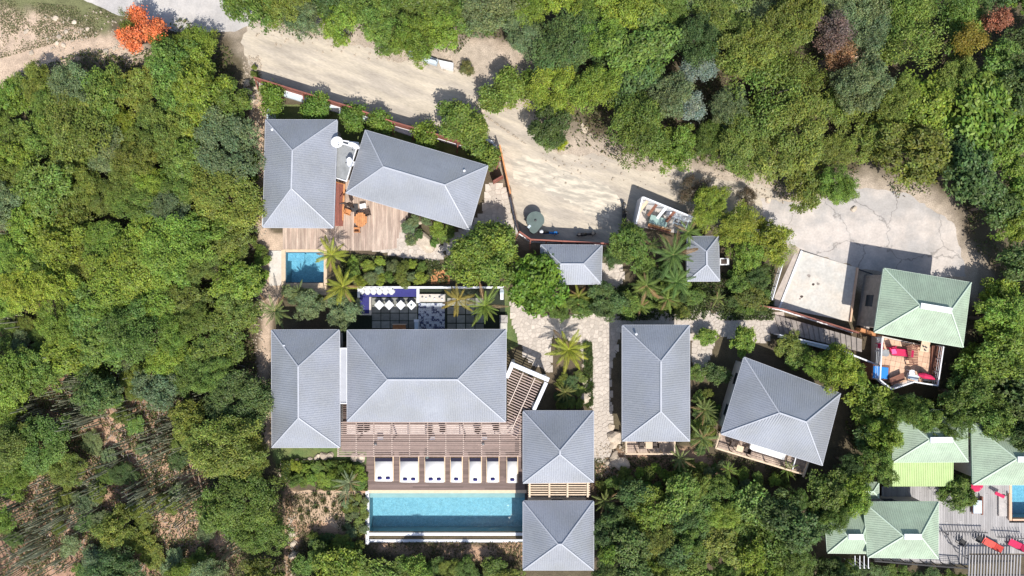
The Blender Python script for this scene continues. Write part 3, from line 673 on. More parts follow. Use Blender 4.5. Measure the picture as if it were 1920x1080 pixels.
# ------------------------------------------------------------------ sunbeds
def sunbed(px0, px1, py0, py1, n, label):
    zt = .42; a, b_ = W(px0,py0,zt), W(px1,py1,zt); cx, cy = (a.x+b_.x)/2, (a.y+b_.y)/2; w_, l_ = b_.x-a.x, a.y-b_.y
    t = thing('sunbed', label, 'sunbed', (cx, cy, 0), 'sunbeds in a row along the pool')
    for s in (-1,1):
        b = MB(); b.box((s*(w_/2+.035), .08, .24), (.07, l_+.16, .10)); lpart('side_rail', b, 'palewood', t)
        for e in (-1,1): b = MB(); b.box((s*(w_/2+.03), e*(l_/2-.08)+.05, .12), (.08,.08,.15)); lpart('leg', b, 'palewood', t)
    b = MB(); b.box((0, l_/2+.18, .27), (w_+.2, .06, .40)); lpart('headboard', b, 'palewood', t)
    b = MB(); b.box((0,0,.24), (w_,l_,.05)); lpart('base', b, 'palewood', t)
    me = bpy.data.meshes.new('mattress'); bm = bmesh.new(); bmesh.ops.create_cube(bm, size=1); bmesh.ops.scale(bm, vec=(w_-.03, l_-.03, .16), verts=bm.verts)
    bmesh.ops.bevel(bm, geom=bm.edges[:], offset=.035, segments=2, affect='EDGES'); bm.to_mesh(me); bm.free(); me.materials.append(M['fabric']); me.shade_smooth()
    link('mattress', me, t, (0,0,.35))
    b = MB(); b.box((0, l_/2-.17, .46), (w_-.02, .30, .10)); lpart('head_block', b, 'darknavy', t)  # dark navy block across the head end of the bed
    for k in range(n):
        me = bpy.data.meshes.new('cushion'); bm = bmesh.new(); bmesh.ops.create_cube(bm, size=1); bmesh.ops.scale(bm, vec=(.38,.24,.11), verts=bm.verts)
        bmesh.ops.bevel(bm, geom=bm.edges[:], offset=.04, segments=2, affect='EDGES'); bm.to_mesh(me); bm.free(); me.materials.append(M['navy']); me.shade_smooth()
        link('cushion', me, t, ((k-(n-1)/2)*.72+R.uniform(-.02,.02), -l_/2+.32, .475), R.uniform(-.1,.1))
for args in [(703,736,858,903,2,'wide white double sunbed at the left end of the row'),
             (750,784,858,905,2,'wide white double sunbed, second from the left'),
             (797,833,858,905,2,'wide white double sunbed with a lamp by its corner, third from left'),
             (845,866,858,905,1,'narrow white single sunbed just right of the double ones'),
             (880,902,858,906,1,'narrow white single sunbed, fifth from the left'),
             (913,935,858,905,1,'narrow white single sunbed, second from the right end'),
             (951,970,858,906,1,'narrow white single sunbed, half shaded at the right end')]: sunbed(*args)
# things under the pergola: white dining tables and chairs
def chair(x, y, rz, m, label, group, z=0, s=.45):
    t = thing('chair', label, 'chair', (x, y, z), group, rz)
    b = MB(); b.box((0,0,.43), (s,s,.05)); lpart('seat', b, m, t)
    b = MB(); b.box((0,s/2,.68), (s,.05,.42)); lpart('backrest', b, m, t)
    for i in (-1,1):
        for j in (-1,1): b = MB(); b.box((i*(s/2-.03), j*(s/2-.03), .2), (.045,.045,.40)); lpart('leg', b, m, t)
        b = MB(); b.box((i*(s/2), 0, .62), (.05,s,.04)); lpart('armrest', b, m, t)
    return t
def table(name, label, x, y, w_, l_, h, m, rz=0, z=0, round_=False, cat='table', group=None):
    t = thing(name, label, cat, (x, y, z), group, rz)
    b = MB()
    if round_: b.lathe((0,0,h-.04), [(w_/2,0),(w_/2,.04)], 20)
    else: b.box((0,0,h-.02), (w_,l_,.045))
    lpart('tabletop', b, m, t)
    for i in (-1,1):
        for j in (-1,1): b = MB(); b.box((i*(w_*.38), j*(l_*.38), (h-.045)/2), (.06,.06,h-.045)); lpart('leg', b, m, t)
    return t
def lamp(px, py, z, label):
    p = W(px, py, z); t = thing('pergola_lamp', label, 'lamp', (p.x, p.y, z), 'lamps hung on the pergola')
    b = MB(); b.lathe((0,0,-.42), [(.05,0),(.16,.03),(.15,.25),(.04,.3)], 10); lpart('lamp_shade', b, 'white', t); b = MB(); b.tube([(0,0,-.12),(0,0,0)], .01, 4); lpart('cord', b, 'dark', t)
for px, n in ((713,'leftmost'),(810,'middle'),(908,'rightmost')):
    table('side_table', f'small white table under the {n} dark pergola post', W(px,0,.6).x, W(0,823,.6).y, .5, .32, .6, 'white', group='white tables along the pergola')
for px, n in ((704,'leftmost'),(906,'rightmost')): 
    q = W(px,832,zp+.15); t = thing('wall_lamp', f'{n} dark lamp box on top of the pergola', 'lamp', (q.x,q.y,zp+.11)); b = MB(); b.box((0,0,.05), (.24,.14,.12)); lpart('housing', b, 'dark', t); b = MB(); b.box((0,-.09,.03), (.14,.03,.06)); lpart('lens', b, 'white', t)
q = W(801,857,.8); t = thing('floor_lamp', 'grey lamp standing at the corner of the third sunbed', 'lamp', (q.x,q.y,.06))
b = MB(); b.lathe((0,0,0), [(.14,0),(.14,.03),(.02,.05),(.02,.6),(.16,.62),(.12,.9),(.04,.92)], 12); lpart('lamp_body', b, 'greenbox', t)
for px, n in ((676,'leftmost'),(688,'second from left'),(806,'middle'),(830,'fourth'),(896,'fifth'),(930,'rightmost')):
    chair(W(px,0,.5).x, W(0,803+R.uniform(-4,4),.5).y, R.uniform(2.4,3.8), 'darkwood', f'dark chair under the pergola slats, {n} one by the house', 'dark chairs under the pergola', .06)
# ------------------------------------------------------------------ sunken court with the navy bench
t = thing('white_court_wall', 'long low white wall along the top of the navy cushioned court', 'wall', W(760,541))
def wseg(px, h, m='white', nm='wall_section', z0=0): b = MB(); b.prism(WP(px, h), z0, h); part(nm, b, m, t)
wseg([(670,537),(834,537),(834,541),(670,541)], .8); wseg([(834.5,537),(945,537),(945,541),(834.5,541)], .8); wseg([(670,541.5),(674,541.5),(674,558),(670,558)], .7)
t = thing('kitchen_counter', 'white counter with a dark planting trough at the right of the court', 'counter', W(809,555))
wseg([(781,541.5),(786,541.5),(786,568),(781,568)], .85, 'white', 'end_panel'); wseg([(786.2,551.5),(834,551.5),(834,566),(786.2,566)], .9, 'conc', 'worktop')
wseg([(786.2,541.5),(834,541.5),(834,551.3),(786.2,551.3)], .6, 'joint', 'planting_trough')
for i,(px,py) in enumerate([(792,557),(799,559),(806,556),(815,560),(824,557),(829,561)]):
    q = W(px,py,.95); b = MB(); b.lathe((q.x,q.y,.9), [(.07,0),(.09,.06),(.05,.14)], 8); props(part('bowl', b, 'white' if i%2 else 'flat', None), f"small {'white' if i%2 else 'grey'} bowl on the white counter, number {['one','two','three','four','five','six'][i]} from the left", 'bowl', 'bowls on the white counter')
t = thing('corner_bench', 'L shaped navy blue cushioned bench along the court walls', 'bench', W(720,560))
wseg([(674.5,541.6),(780.5,541.6),(780.5,556.5),(674.5,556.5)], .48, 'navy', 'seat_cushion'); wseg([(674.5,556.9),(692,556.9),(692,588),(674.5,588)], .48, 'navy', 'seat_cushion')
wseg([(692.3,556.9),(695.5,556.9),(695.5,591),(692.3,591)], .5, 'conc', 'bench_edge'); wseg([(674.5,588.3),(692,588.3),(692,591),(674.5,591)], .5, 'conc', 'bench_edge')
def cushion(px, py, sx, sy, m, rz, label, group, z=.55, h=.2, navel=False):
    q = W(px, py, z+h/2); me = bpy.data.meshes.new('cushion'); bm = bmesh.new(); bmesh.ops.create_cube(bm, size=1)
    bmesh.ops.scale(bm, vec=(sx,sy,h), verts=bm.verts); bmesh.ops.bevel(bm, geom=bm.edges[:], offset=min(sx,sy)*.2, segments=2, affect='EDGES', clamp_overlap=True); bm.to_mesh(me); bm.free()
    me.materials.append(M[m]); me.shade_smooth(); o = link('cushion', me, None, (q.x,q.y,z+h/2), rz); o.rotation_euler = (.35 if navel else 0, 0, rz); props(o, label, 'cushion', group)
for i in range(6):
    o_ = ['leftmost','second from left','third from left','fourth from left','fifth from left','rightmost'][i]
    cushion(678+i*11.2, 546.5, .56, .56, 'fabric', PI/4, f'white square cushion leaning on the navy bench, {o_}', 'white cushions on the navy bench', .5, .16, True)
    cushion(676+i*11.2, 540.5, .5, .36, 'fabric', 0, f'white back cushion against the court wall, {o_}', 'white back cushions on the court wall', .62, .2)
for i in range(4):
    if i: cushion(688+i*24, 541.8, .14, .1, 'greenbox', 0, f'tiny grey cushion between the white back cushions, {["","leftmost","middle","rightmost"][i]}', 'tiny grey cushions', .75, .12)
for i, px in enumerate((711,729.5,751.5,771.5)):
    o_ = ['leftmost','second from left','third from left','rightmost'][i]
    q = W(px,572,.72); t = table('diamond_table', f'white diamond turned square table in the court, {o_}', q.x, q.y, .62, .62, .72, 'white', PI/4, group='white diamond tables in the court')
    if i == 3: b = MB(); b.lathe((0,0,.73), [(.07,0),(.09,.08),(.05,.12)], 8); props(lpart('potted_plant', b, 'greenbox', None, (q.x,q.y,0)), 'tiny green potted plant on the rightmost diamond table', 'potted plant')
def tiled(name, px, nx, ny, m, gap, base, label=None, th=.03, z=.017):
    P_ = WP(px, z); bx = sheet(name, px, z, base); x0, x1 = P_[0].x, P_[1].x; y1, y0 = P_[0].y, P_[2].y; sx, sy = (x1-x0)/nx, (y1-y0)/ny
    b = MB(); b.box((0,0,0), (sx-gap, sy-gap, th)); me = b.mesh('tile', M[m])
    for i in range(nx):
        for j in range(ny): link('tile' if m == 'tile' else 'paver', me, bx, (x0+sx*(i+.5), y0+sy*(j+.5), z+th/2-.01+R.uniform(0,.004)))
sheet('court_ground', [(640,548),(905,541),(945,541),(950,640),(640,640)], .011, 'joint')
tiled('court_paving', [(697,558),(783,558),(783,616),(697,616)], 5, 4, 'paver', .07, 'joint')
tiled('patterned_tile_floor', [(784.5,568),(834,568),(834,632),(784.5,632)], 10, 13, 'tile', .008, 'grout')
tiled('side_paving', [(838,558),(908,558),(908,622),(838,622)], 4, 4, 'paver', .09, 'joint')
# bench seats in the court
t = thing('orange_lounge_seat', 'orange wooden lounge seat beside the main roof edge in the court', 'seat', W(743,614))
b = MB(); b.prism(WP([(737,609),(760,609),(762,625),(735,625)], .4), .25, .4); part('seat', b, 'orangewood', t); b = MB(); b.bar(W(736,608,.6), W(762,608,.6), .06, .4); part('backrest', b, 'palewood', t)
t = thing('grey_storage_box', 'pale grey cabinet at the foot of the patterned tiles', 'cabinet', W(780,608)); b = MB(); b.prism(WP([(777,600),(784,600),(784,620),(777,620)], .9), 0, .85); part('body', b, 'bluewhite', t); b = MB(); b.prism(WP([(776,599),(784.5,599),(784.5,604),(776,604)], .95), .86, .95); part('lid', b, 'white', t)
t = thing('concrete_plinth', 'grey topped square plinth with pale slab at the lawn edge', 'plinth', W(944,605)); b = MB(); b.prism(WP([(937,591),(952,591),(952,605),(937,605)], .5), 0, .5); part('plinth_top', b, 'grey_conc', t); b = MB(); b.prism(WP([(937,606),(951,606),(951,622),(937,622)], .3), 0, .3); part('step', b, 'conc', t)
t = thing('white_gate_post', 'narrow white pillar at the right end of the court wall', 'pillar', W(941,552)); b = MB(); b.prism(WP([(938,541.6),(944,541.6),(944,562),(938,562)], .9), 0, .9); part('pillar', b, 'white', t); b = MB(); b.prism(WP([(937.4,544),(944.6,544),(944.6,551),(937.4,551)], .98), .9, .98); part('cap', b, 'bluewhite', t)
# ------------------------------------------------------------------ fences
def fence(name, label, px, h, m, nslat=9, bay=2.0, z0=.0, base_h=.0, base_m='white', th=.03, pm=None, brace=False, top_m=None, cat='fence'):
    P_ = WP(px, h); t = thing(name, label, cat, (P_[0].x, P_[0].y, 0))
    for i in range(len(P_)-1):
        a, b_ = P_[i], P_[i+1]; d = (b_-a); L_ = d.length; d.normalize(); n = max(1, round(L_/bay)); nv = Vector((d.y,-d.x,0))
        if base_h:
            b = MB(); b.bar(Vector((a.x,a.y,base_h/2)), Vector((b_.x,b_.y,base_h/2)), .22, base_h); part('base_wall', b, base_m, t)
        for j in range(n):
            s, e = a+d*(L_*j/n+.04), a+d*(L_*(j+1)/n-.04); sh = (h-base_h)/nslat
            for k in range(nslat):
                z = base_h+sh*(k+.5); b = MB(); b.bar(Vector((s.x,s.y,z)), Vector((e.x,e.y,z)), th, sh-.02); part('slat', b, m, t)
        for j in range(n+(1 if i == len(P_)-2 else 0)):
            p = a+d*(L_*j/n); b = MB(); b.box((p.x,p.y,h/2), (.09,.09,h+.04), math.atan2(d.y,d.x)); part('post', b, pm or m, t)
            if brace:
                s = -1 if nv.y > 0 else 1
                q = p+nv*s*.75; b = MB(); b.bar(Vector((p.x,p.y,h-.3)), Vector((q.x,q.y,base_h*.6)), .09, .09); part('brace', b, pm or m, t)
        if top_m: b = MB(); b.bar(Vector((a.x,a.y,h+.045)), Vector((b_.x,b_.y,h+.045)), .12, .05); part('top_rail', b, top_m, t)
    return t
fence('slatted_fence', 'long red brown slatted fence between the sandy road and the two villas', [(476,145),(655,200),(735,228),(812,250),(905,278),(938,296)], 2.0, 'redwood', 9, 2.2, base_h=.45, brace=True, top_m='redwood')
fence('orange_gate', 'tall orange timber gate standing at the road corner', [(937,272),(957,362)], 2.1, 'orangewood', 10, 2.1, top_m='orangewood', th=.12, cat='gate')
fence('dark_fence', 'dark narrow fence running down from the orange gate to the green tank', [(957,364),(972,432)], 1.9, 'darkwood', 9, 1.8, base_h=.2, top_m='darkwood')
fence('braced_fence', 'red topped fence on a white base, braced behind the small wide hut', [(974,434),(995,449),(1144,457)], 2.1, 'redwood', 9, 1.3, base_h=.5, brace=True, top_m='redwood')
fence('short_fence', 'short red brown fence panel left of the orange gate', [(925,340),(942,330)], 1.5, 'redwood', 7, 1.0, top_m='redwood')
# white strip foundation walls seen below the fence
wall('white_retaining_wall', 'low white retaining wall along the foot of the slatted fence', [(500,165),(655,212),(810,262)], .35, .5, 'bluewhite')
wall('white_kerb', 'thin white kerb wall along the road right of the orange gate', [(905,256),(925,268),(938,300)], .5, .25, 'white')
# link yard: red timber screen and door beside villa A
t = thing('timber_screen', 'reddish timber screen wall beside the left villa on the pale deck', 'screen', W(640,385))
for k in range(8): b = MB(); q0, q1 = W(629+k*1.9,342,2.3-k*.26), W(629+k*1.9,424,2.3-k*.26); b.bar(q0, q1, .10, .05); part('plank', b, 'redwood', t)
b = MB(); b.bar(W(630,341,2.3), W(645,345,.3), .1, .1); part('frame', b, 'orangewood', t); b = MB(); b.bar(W(646,345,.9), W(642,420,.4), .14, .12); part('frame', b, 'orangewood', t)
# dishes
def dish(px, py, z, r, az, el, label, face=1):
    q = W(px, py, z); t = thing('satellite_dish', label, 'satellite dish', (q.x, q.y, 2.7), 'white satellite dishes on the flat link roof'); h = z-2.7
    b = MB(); b.tube([(0,0,0),(0,0,h)], .04, 8); b.box((0,0,.02), (.4,.4,.04)); lpart('mast', b, 'white', t)
    b = MB(); prof = [(0.001,0)]+[(r*k/5, r*.32*(k/5)**2) for k in range(1,6)]; b.lathe((0,0,0), prof, 20); b.f = b.f[:-2]
    rot = Matrix.Rotation(az, 4, 'Z') @ Matrix.Rotation(PI/2-el, 4, 'X'); b.v = [tuple(rot @ Vector(v)+Vector((0,0,h))) for v in b.v]
    o = lpart('dish_bowl', b, 'white', t, smooth=True)
    tip = rot @ Vector((0,-r*.2,r*1.05)); b = MB(); b.tube([rot @ Vector((0,-r*.9,r*.25))+Vector((0,0,h)), tip+Vector((0,0,h))], .018, 5); lpart('feed_arm', b, 'white', t)
    b = MB(); c_ = tip+Vector((0,0,h)); b.box(c_, (.09,.09,.12)); lpart('receiver', b, 'dark', t)
dish(631,265,3.7,.5,.6,.8,'round white satellite dish, the leftmost and highest'); dish(665,270,3.6,.5,-.3,.35,'narrow tilted satellite dish, rightmost at the roof edge'); dish(658,304,3.5,.42,-1.3,.85,'white satellite dish, the lowest one on the flat roof')
b = MB(); b.bar(W(638,268,3.0), W(668,277,3.0), .1, .1); b.bar(W(640,268,3.0), W(640,268,2.7), .06,.06); b.bar(W(667,276,3.0), W(667,276,2.7), .06,.06); props(part('dish_bracket', b, 'white', None), 'white bracket bar across the top of the flat link roof', 'bracket')
# dining set on the villa deck
q = W(676,412,.78)
t = thing('dining_table', 'octagonal orange wood dining table on the pale deck', 'table', (q.x,q.y,.05))
for k in range(-3,4):
    hw = .62 if abs(k) < 2 else (.5 if abs(k) == 2 else .3); b = MB(); b.box((k*.165,0,.74), (.155, hw*2, .04)); lpart('tabletop_board', b, 'orangewood', t)
for i in (-1,1):
    for j in (-1,1): b = MB(); b.box((i*.3,j*.3,.36), (.08,.08,.7)); lpart('leg', b, 'orangewood', t)
chair(W(672,0).x, W(0,431,.5).y, PI, 'orangewood', 'orange wood chair at the lower end of the dining table', 'chairs round the orange table', .05)
chair(W(655,0).x, W(0,398,.5).y, 1.2, 'orangewood', 'orange wood chair at the left side of the dining table', 'chairs round the orange table', .05)
chair(W(691,0).x, W(0,400,.5).y, -1.2, 'darkwood', 'dark chair at the upper right of the dining table', 'chairs round the orange table', .05)
table('side_table', 'small white square table above the orange dining table', W(680,0,.6).x, W(0,386,.6).y, .55,.4,.55,'white', .2)
t = thing('folded_parasol', 'folded dark cantilever parasol with arm beside the dining table', 'parasol', W(664,390,.05))
b = MB(); b.tube([(0,0,0),(0,0,2.5)], .05, 8); lpart('pole', b, 'darkwood', t); b = MB(); b.tube([(0,0,2.3),(-.35,.15,2.35),(-.7,.1,2.4)], [.13,.10,.05], 8); lpart('arm', b, 'darkwood', t)
b = MB(); b.lathe((0,.15,.9), [(.05,0),(.2,.2),(.16,.9),(.07,1.4)], 8); lpart('furled_canopy', b, 'darkwood', t); b = MB(); b.box((0,0,.05), (.7,.7,.1)); lpart('base', b, 'dark', t)
t = thing('round_planter_bed', 'round stone edged planting bed below the rotated villa', 'planting bed', W(792,438)); 
# ------------------------------------------------------------------ tank, scooters, road corner
q = W(1004,413,1.3); t = thing('water_tank', 'round green tank with spout shaped corner on the sandy road', 'tank', (q.x,q.y,0))
out = [(.86*math.cos(a), .86*math.sin(a)) for a in [math.radians(-60+k*300/22) for k in range(22)]]; out += [(.35,-1.0),(-.15,-1.25)]
out = [(.86*math.cos(math.radians(a)), .86*math.sin(math.radians(a))) for a in range(-20,235,15)]+[(-.55,-1.05),(-.2,-1.3),(.1,-1.15)]; out = [(x*.86, y*.86) for x, y in out]
b = MB(); b.prism(out, 0, 1.2); lpart('body', b, 'greenbox', t); b = MB(); b.prism([(x*1.06,y*1.06) for x,y in out], 1.2, 1.27); lpart('lid', b, 'greenbox', t); b = MB(); b.lathe((0,0,1.27), [(.1,0),(.1,.07),(.04,.1)], 10); lpart('knob', b, 'dark', t)
b = MB(); b.box((-.55,-.55,1.32), (.3,.2,.1), .8); lpart('hatch', b, 'bluewhite', t)
def scooter(px, py, rz, m, label):
    q = W(px, py, .6); t = thing('scooter', label, 'scooter', (q.x,q.y,0), 'scooters parked in the fence shade', rz)
    for x in (-.62,.62):
        b = MB(); b.lathe((0,0,-.05), [(.16,0),(.24,.0),(.26,.05),(.24,.1),(.16,.1)], 16); b.v = [(v[0]+x, v[2], v[1]+.26) for v in b.v]; lpart('wheel', b, 'black', t)
    b = MB(); b.tube([(-.7,0,.52),(-.45,0,.62),(-.1,0,.55),(.1,0,.3),(.4,0,.3),(.55,0,.75)], [.08,.17,.15,.10,.12,.09], 8); lpart('body', b, m, t, smooth=True)
    b = MB(); b.tube([(-.75,0,.78),(-.4,0,.82),(-.05,0,.76)], [.09,.16,.1], 8); lpart('seat', b, 'black', t, smooth=True)
    b = MB(); b.tube([(.45,-.33,1.02),(.55,0,.98),(.45,.33,1.02)], .025, 6); lpart('handlebar', b, 'dark', t); b = MB(); b.tube([(.62,0,.55),(.52,0,.95)], [.17,.12], 8); lpart('front_shield', b, m, t)
    b = MB(); b.lathe((-.72,0,.86), [(.05,0),(.16,.05),(.17,.2),(.08,.28)], 10); lpart('top_box', b, 'white' if m == 'blue' else 'dark', t)
scooter(1030,436,-.05,'blue','bright blue scooter parked left in the fence shade'); scooter(1100,439,.1,'dark','dark scooter with blue seat parked right along the braced fence')
scooter(1170,396,1.5,'dark','dark scooter in the shade left of the walled yard'); scooter(1172,412,1.45,'black','black scooter just below the other at the walled yard')
# ------------------------------------------------------------------ walled yard
t = wall('yard_wall', 'white topped wall enclosing the small walled yard', [(1193,420),(1205,369),(1308,411)], 2.3, .12, 'white', cap=None)
b = MB(); b.prism(WP([(1200,378),(1300,418),(1285,440),(1195,425)], .02), -.2, .02); part('yard_floor', b, 'grey_conc', t)
for k in range(4):
    a = W(1214+k*17, 377+k*6.5, 1.9); b = MB(); b.bar(a, a+Vector((-.55,-.85,-1.0)), .25, .04); props(part('leaning_board', b, ['palewood','brownwood','white','brownwood'][k], None), f"{['pale','brown','white','reddish brown'][k]} board leaning inside the yard wall, {['leftmost','second from left','third from left','rightmost'][k]}", 'board', 'boards leaning in the walled yard')
q = W(1235,414,1.0); t = thing('storage_chest', 'grey green lidded chest inside the walled yard', 'chest', (q.x,q.y,0), rz=-.27); b = MB(); b.box((0,0,.45), (1.5,.65,.9)); lpart('body', b, 'greenbox', t); b = MB(); b.box((0,0,.93), (1.56,.72,.06)); lpart('lid', b, 'greenbox', t)
M['greenbox2'] = mat('sea_green_plastic', (.25,.36,.33), .6, 0, .1, 2); t.children[1].data.materials[0] = M['greenbox2']
q = W(1237,427,.5); t = thing('plank_bench', 'reddish plank bench below the grey green chest', 'bench', (q.x,q.y,0), rz=-.27)
for k in range(3): b = MB(); b.box((0,.17-.17*k,.45), (2.1,.15,.05)); lpart('seat_plank', b, ['palewood','orangewood','brownwood'][k], t)
for s in (-1,1): b = MB(); b.box((s*.85,0,.21), (.1,.45,.42)); lpart('leg', b, 'brownwood', t)
q = W(1281,405,1.4); t = thing('white_lattice_frame', 'white lattice frame standing at the right of the walled yard', 'frame', (q.x,q.y,0), rz=-.35)
for i in range(4): b = MB(); b.box((-.6+i*.4,-.3,1.3), (.05,1.3,.05)); lpart('bar', b, 'bluewhite', t)
for i in range(3): b = MB(); b.box((0,-.8+i*.5,1.36), (1.3,.05,.04)); lpart('bar', b, 'bluewhite', t)
for i in (-1,1):
    for j in (-1,1): b = MB(); b.box((i*.58,-.3+j*.6,.63), (.05,.05,1.26)); lpart('leg', b, 'bluewhite', t)
q = W(1270,402,1.0); b = MB(); b.box((0,0,.5), (1.7,.7,1.0)); props(lpart('white_cabinet', b, 'white', None, (q.x,q.y,0), -.38), 'bright white cabinet against the long yard wall', 'cabinet')
t = thing('hut_washbasin', 'dark framed box with white edge right of the smallest hut', 'box', W(1358,490)); b = MB(); b.prism(WP([(1350,484),(1367,484),(1367,497),(1350,497)], .8), 0, .8); part('body', b, 'white', t); b = MB(); b.prism(WP([(1352,486),(1363,486),(1363,495),(1352,495)], .82), .78, .82); part('opening', b, 'darkwood', t)
# ------------------------------------------------------------------ concrete slab and staircase by the green house
t = thing('concrete_slab', 'pale concrete parking slab left of the green roofed house', 'slab', W(1535,525))
b = MB(); b.prism(WP([(1503,470.5),(1607,502),(1593,603),(1461,577)], .06), -.3, .06); part('slab_panel', b, 'conc', t)
b = MB(); b.bar(W(1503,470,.08), W(1461,577,.08), .16, .1); part('kerb', b, 'white', t); b = MB(); b.bar(W(1608,502,.16), W(1594,603,.16), .14, .2); part('kerb', b, 'terr', t)
wall('grey_side_wall', 'grey wall strip between the slab and the green roofed house', [(1637,515),(1624,620)], .6, .5, 'grey_conc')
wall('orange_step_wall', 'slim orange topped wall at the lower left corner of the green roof', [(1614,618),(1656,632)], 1.0, .3, 'orangewood')
b = MB(); b.bar(W(1500,468.5,.02), W(1636,514,.02), .10, .05); part('drain_channel', b, 'dark', t)
for i,(px,py,s) in enumerate(((1517,517,.22),(1525,533,.16),(1534,532,.2),(1503,556,.2),(1500,560,.14))):
    q = W(px,py,.062); b = MB(); b.add([(q.x+s*math.cos(k*.7)*R.uniform(.5,1), q.y+s*math.sin(k*.7)*R.uniform(.4,.9), .064) for k in range(9)], [tuple(range(9))]); part('oil_stain', b, 'darkwood' if i%2 else 'step', t)
# railing left of the slab
def rail(name, label, px, h, m, step=1.2, wires=2, z0=0., w_=.06, cat='railing'):
    P_ = WP(px, h); t = thing(name, label, cat, (P_[0].x,P_[0].y,0))
    for i in range(len(P_)-1):
        a, b_ = P_[i], P_[i+1]; d = b_-a; n = max(1, round(d.length/step))
        b = MB(); b.bar(a, b_, w_*1.3, w_); part('top_rail', b, m, t)
        for k in range(wires): z = z0+(h-z0)*(k+1)/(wires+1); b = MB(); b.bar(Vector((a.x,a.y,z)), Vector((b_.x,b_.y,z)), .02, .03); part('wire', b, m, t)
        for k in range(n+(1 if i == len(P_)-2 else 0)): p = a+d*(k/n); b = MB(); b.box((p.x,p.y,z0+(h-z0)/2), (w_,w_,h-z0)); part('post', b, m, t)
    return t
rail('slab_railing', 'thin pale railing down the left side of the concrete slab', [(1470,488),(1448,562)], 1.0, 'white')
sheet('slab_side_path', [(1490,474),(1500,478),(1462,576),(1445,572)], .021, 'grout')
fence('stair_fence', 'red brown timber fence along the upper side of the outdoor stairs', [(1415,572),(1470,580),(1610,624)], 1.3, 'redwood', 5, 1.3, base_h=.3, brace=False, top_m='redwood')
t = thing('garden_stairs', 'wide outdoor stairs of grey brown treads below the concrete slab', 'stairs', W(1535,630))
for k in range(16):
    f0, f1 = k/16, (k+1)/16
    pts = [(1452+f0*165, 590+f0*46), (1452+f1*165-1, 590+f1*46), (1462+f1*155-1, 622+f1*38), (1462+f0*155, 622+f0*38)]
    b = MB(); z = .15+k*.10; b.prism(WP(pts, z), 0, z); part('step', b, 'step', t)
sheet('stair_foot_ground', [(1440,585),(1470,585),(1475,630),(1445,625)], .018, 'grout')
rail('stair_railing', 'white railing along the lower side of the outdoor stairs', [(1462,628),(1560,650),(1645,684)], 1.3, 'white', 1.5, 3, w_=.09)
t = thing('white_stair_wall', 'low white wall strip under the stair railing', 'wall', W(1520,645)); b = MB(); b.bar(W(1462,630,.5), W(1560,655,.5), .3, .9); part('wall_section', b, 'bluewhite', t)
# terracotta terrace
zt = 1.8
t = thing('terracotta_terrace', 'terracotta tiled terrace below the green roof with white railing', 'terrace', W(1710,680))
TP = [(1654,630),(1768,655),(1757,716),(1716,713),(1676,722),(1652,700)]
b = MB(); b.prism(WP(TP, zt-.05), 0, zt-.05); part('terrace_base', b, 'render', t)
P_ = [(p.x,p.y) for p in WP(TP, zt)]; 
tb = MB(); tb.box((0,0,0), (.43,.43,.04)); tme = tb.mesh('tile', M['terr']); ang = -.21; cxx, cyy = t.location.x, t.location.y
for i in range(-9,10):
    for j in range(-9,10):
        x = i*.45*math.cos(ang)-j*.45*math.sin(ang); y = i*.45*math.sin(ang)+j*.45*math.cos(ang)
        if inside(x+cxx, y+cyy, P_): link('tile', tme, t, (x, y, zt-.02), ang)
rail('terrace_railing', 'white railing round the terracotta terrace', [(1654,634),(1650,712),(1672,730),(1714,716),(1758,723),(1769,650)], zt+1.0, 'white', 1.2, 3, zt, .08)
q = W(1661,662,zt+.7); table('round_table', 'round grey table on the terracotta terrace', q.x, q.y, .62,.62,.7,'flat', z=zt, round_=True)
q = W(1674,655,zt+.5); chair(q.x,q.y,.3,'red','magenta red chair right of the round grey table','magenta seats on the terrace',zt)
q = W(1651,648,zt+.5); chair(q.x,q.y,1.6,'red','magenta red chair at the left railing of the terrace','magenta seats on the terrace',zt,.4)
def lounger(px, py, z, rz, m, fm, label, group):
    q = W(px,py,z+.3); t = thing('sun_lounger', label, 'sun lounger', (q.x,q.y,z), group, rz)
    b = MB(); b.box((-.2,0,.33), (1.2,.6,.08)); lpart('seat_cushion', b, m, t); b = MB(); b.bar((.38,0,.36), (.85,0,.68), .6, .08); lpart('backrest', b, m, t)
    b = MB(); b.box((0,.32,.26), (1.6,.05,.07)); b.box((0,-.32,.26), (1.6,.05,.07)); lpart('frame', b, fm, t)
    for i in (-.7,.7):
        for j in (-.3,.3): b = MB(); b.box((i,j,.12), (.06,.06,.24)); lpart('leg', b, fm, t)
lounger(1690,661,zt,-.1,'red','darkwood','magenta red lounger on the terracotta terrace','magenta seats on the terrace')
q = W(1677,659,zt+.6); b = MB(); b.box((0,0,.5), (.42,.42,.12), .1); props(lpart('pink_cushion', b, 'pink', None, (q.x,q.y,zt), 0), 'bright pink cushion on the magenta seats', 'cushion')
t = thing('slatted_lounger', 'tall brown slatted wooden daybed on the terrace', 'daybed', W(1712,668,zt))
for k in range(12): b = MB(); b.bar(W(1700+k*.5,650+k*3,zt+.6), W(1721,648+k*3.2,zt+.6), .10, .04); part('slat', b, 'brownwood', t)
for (a,c_) in ((1700,650),(1721,650),(1706,684),(1721,684)): q = W(a,c_,zt+.6); b = MB(); b.box((q.x,q.y,zt+.3), (.08,.08,.58)); part('leg', b, 'brownwood', t)
q = W(1736,650,zt+.7); table('small_table', 'pale wooden table with objects at the right of the terrace', q.x,q.y,.75,.9,.6,'palewood',-.2,zt)
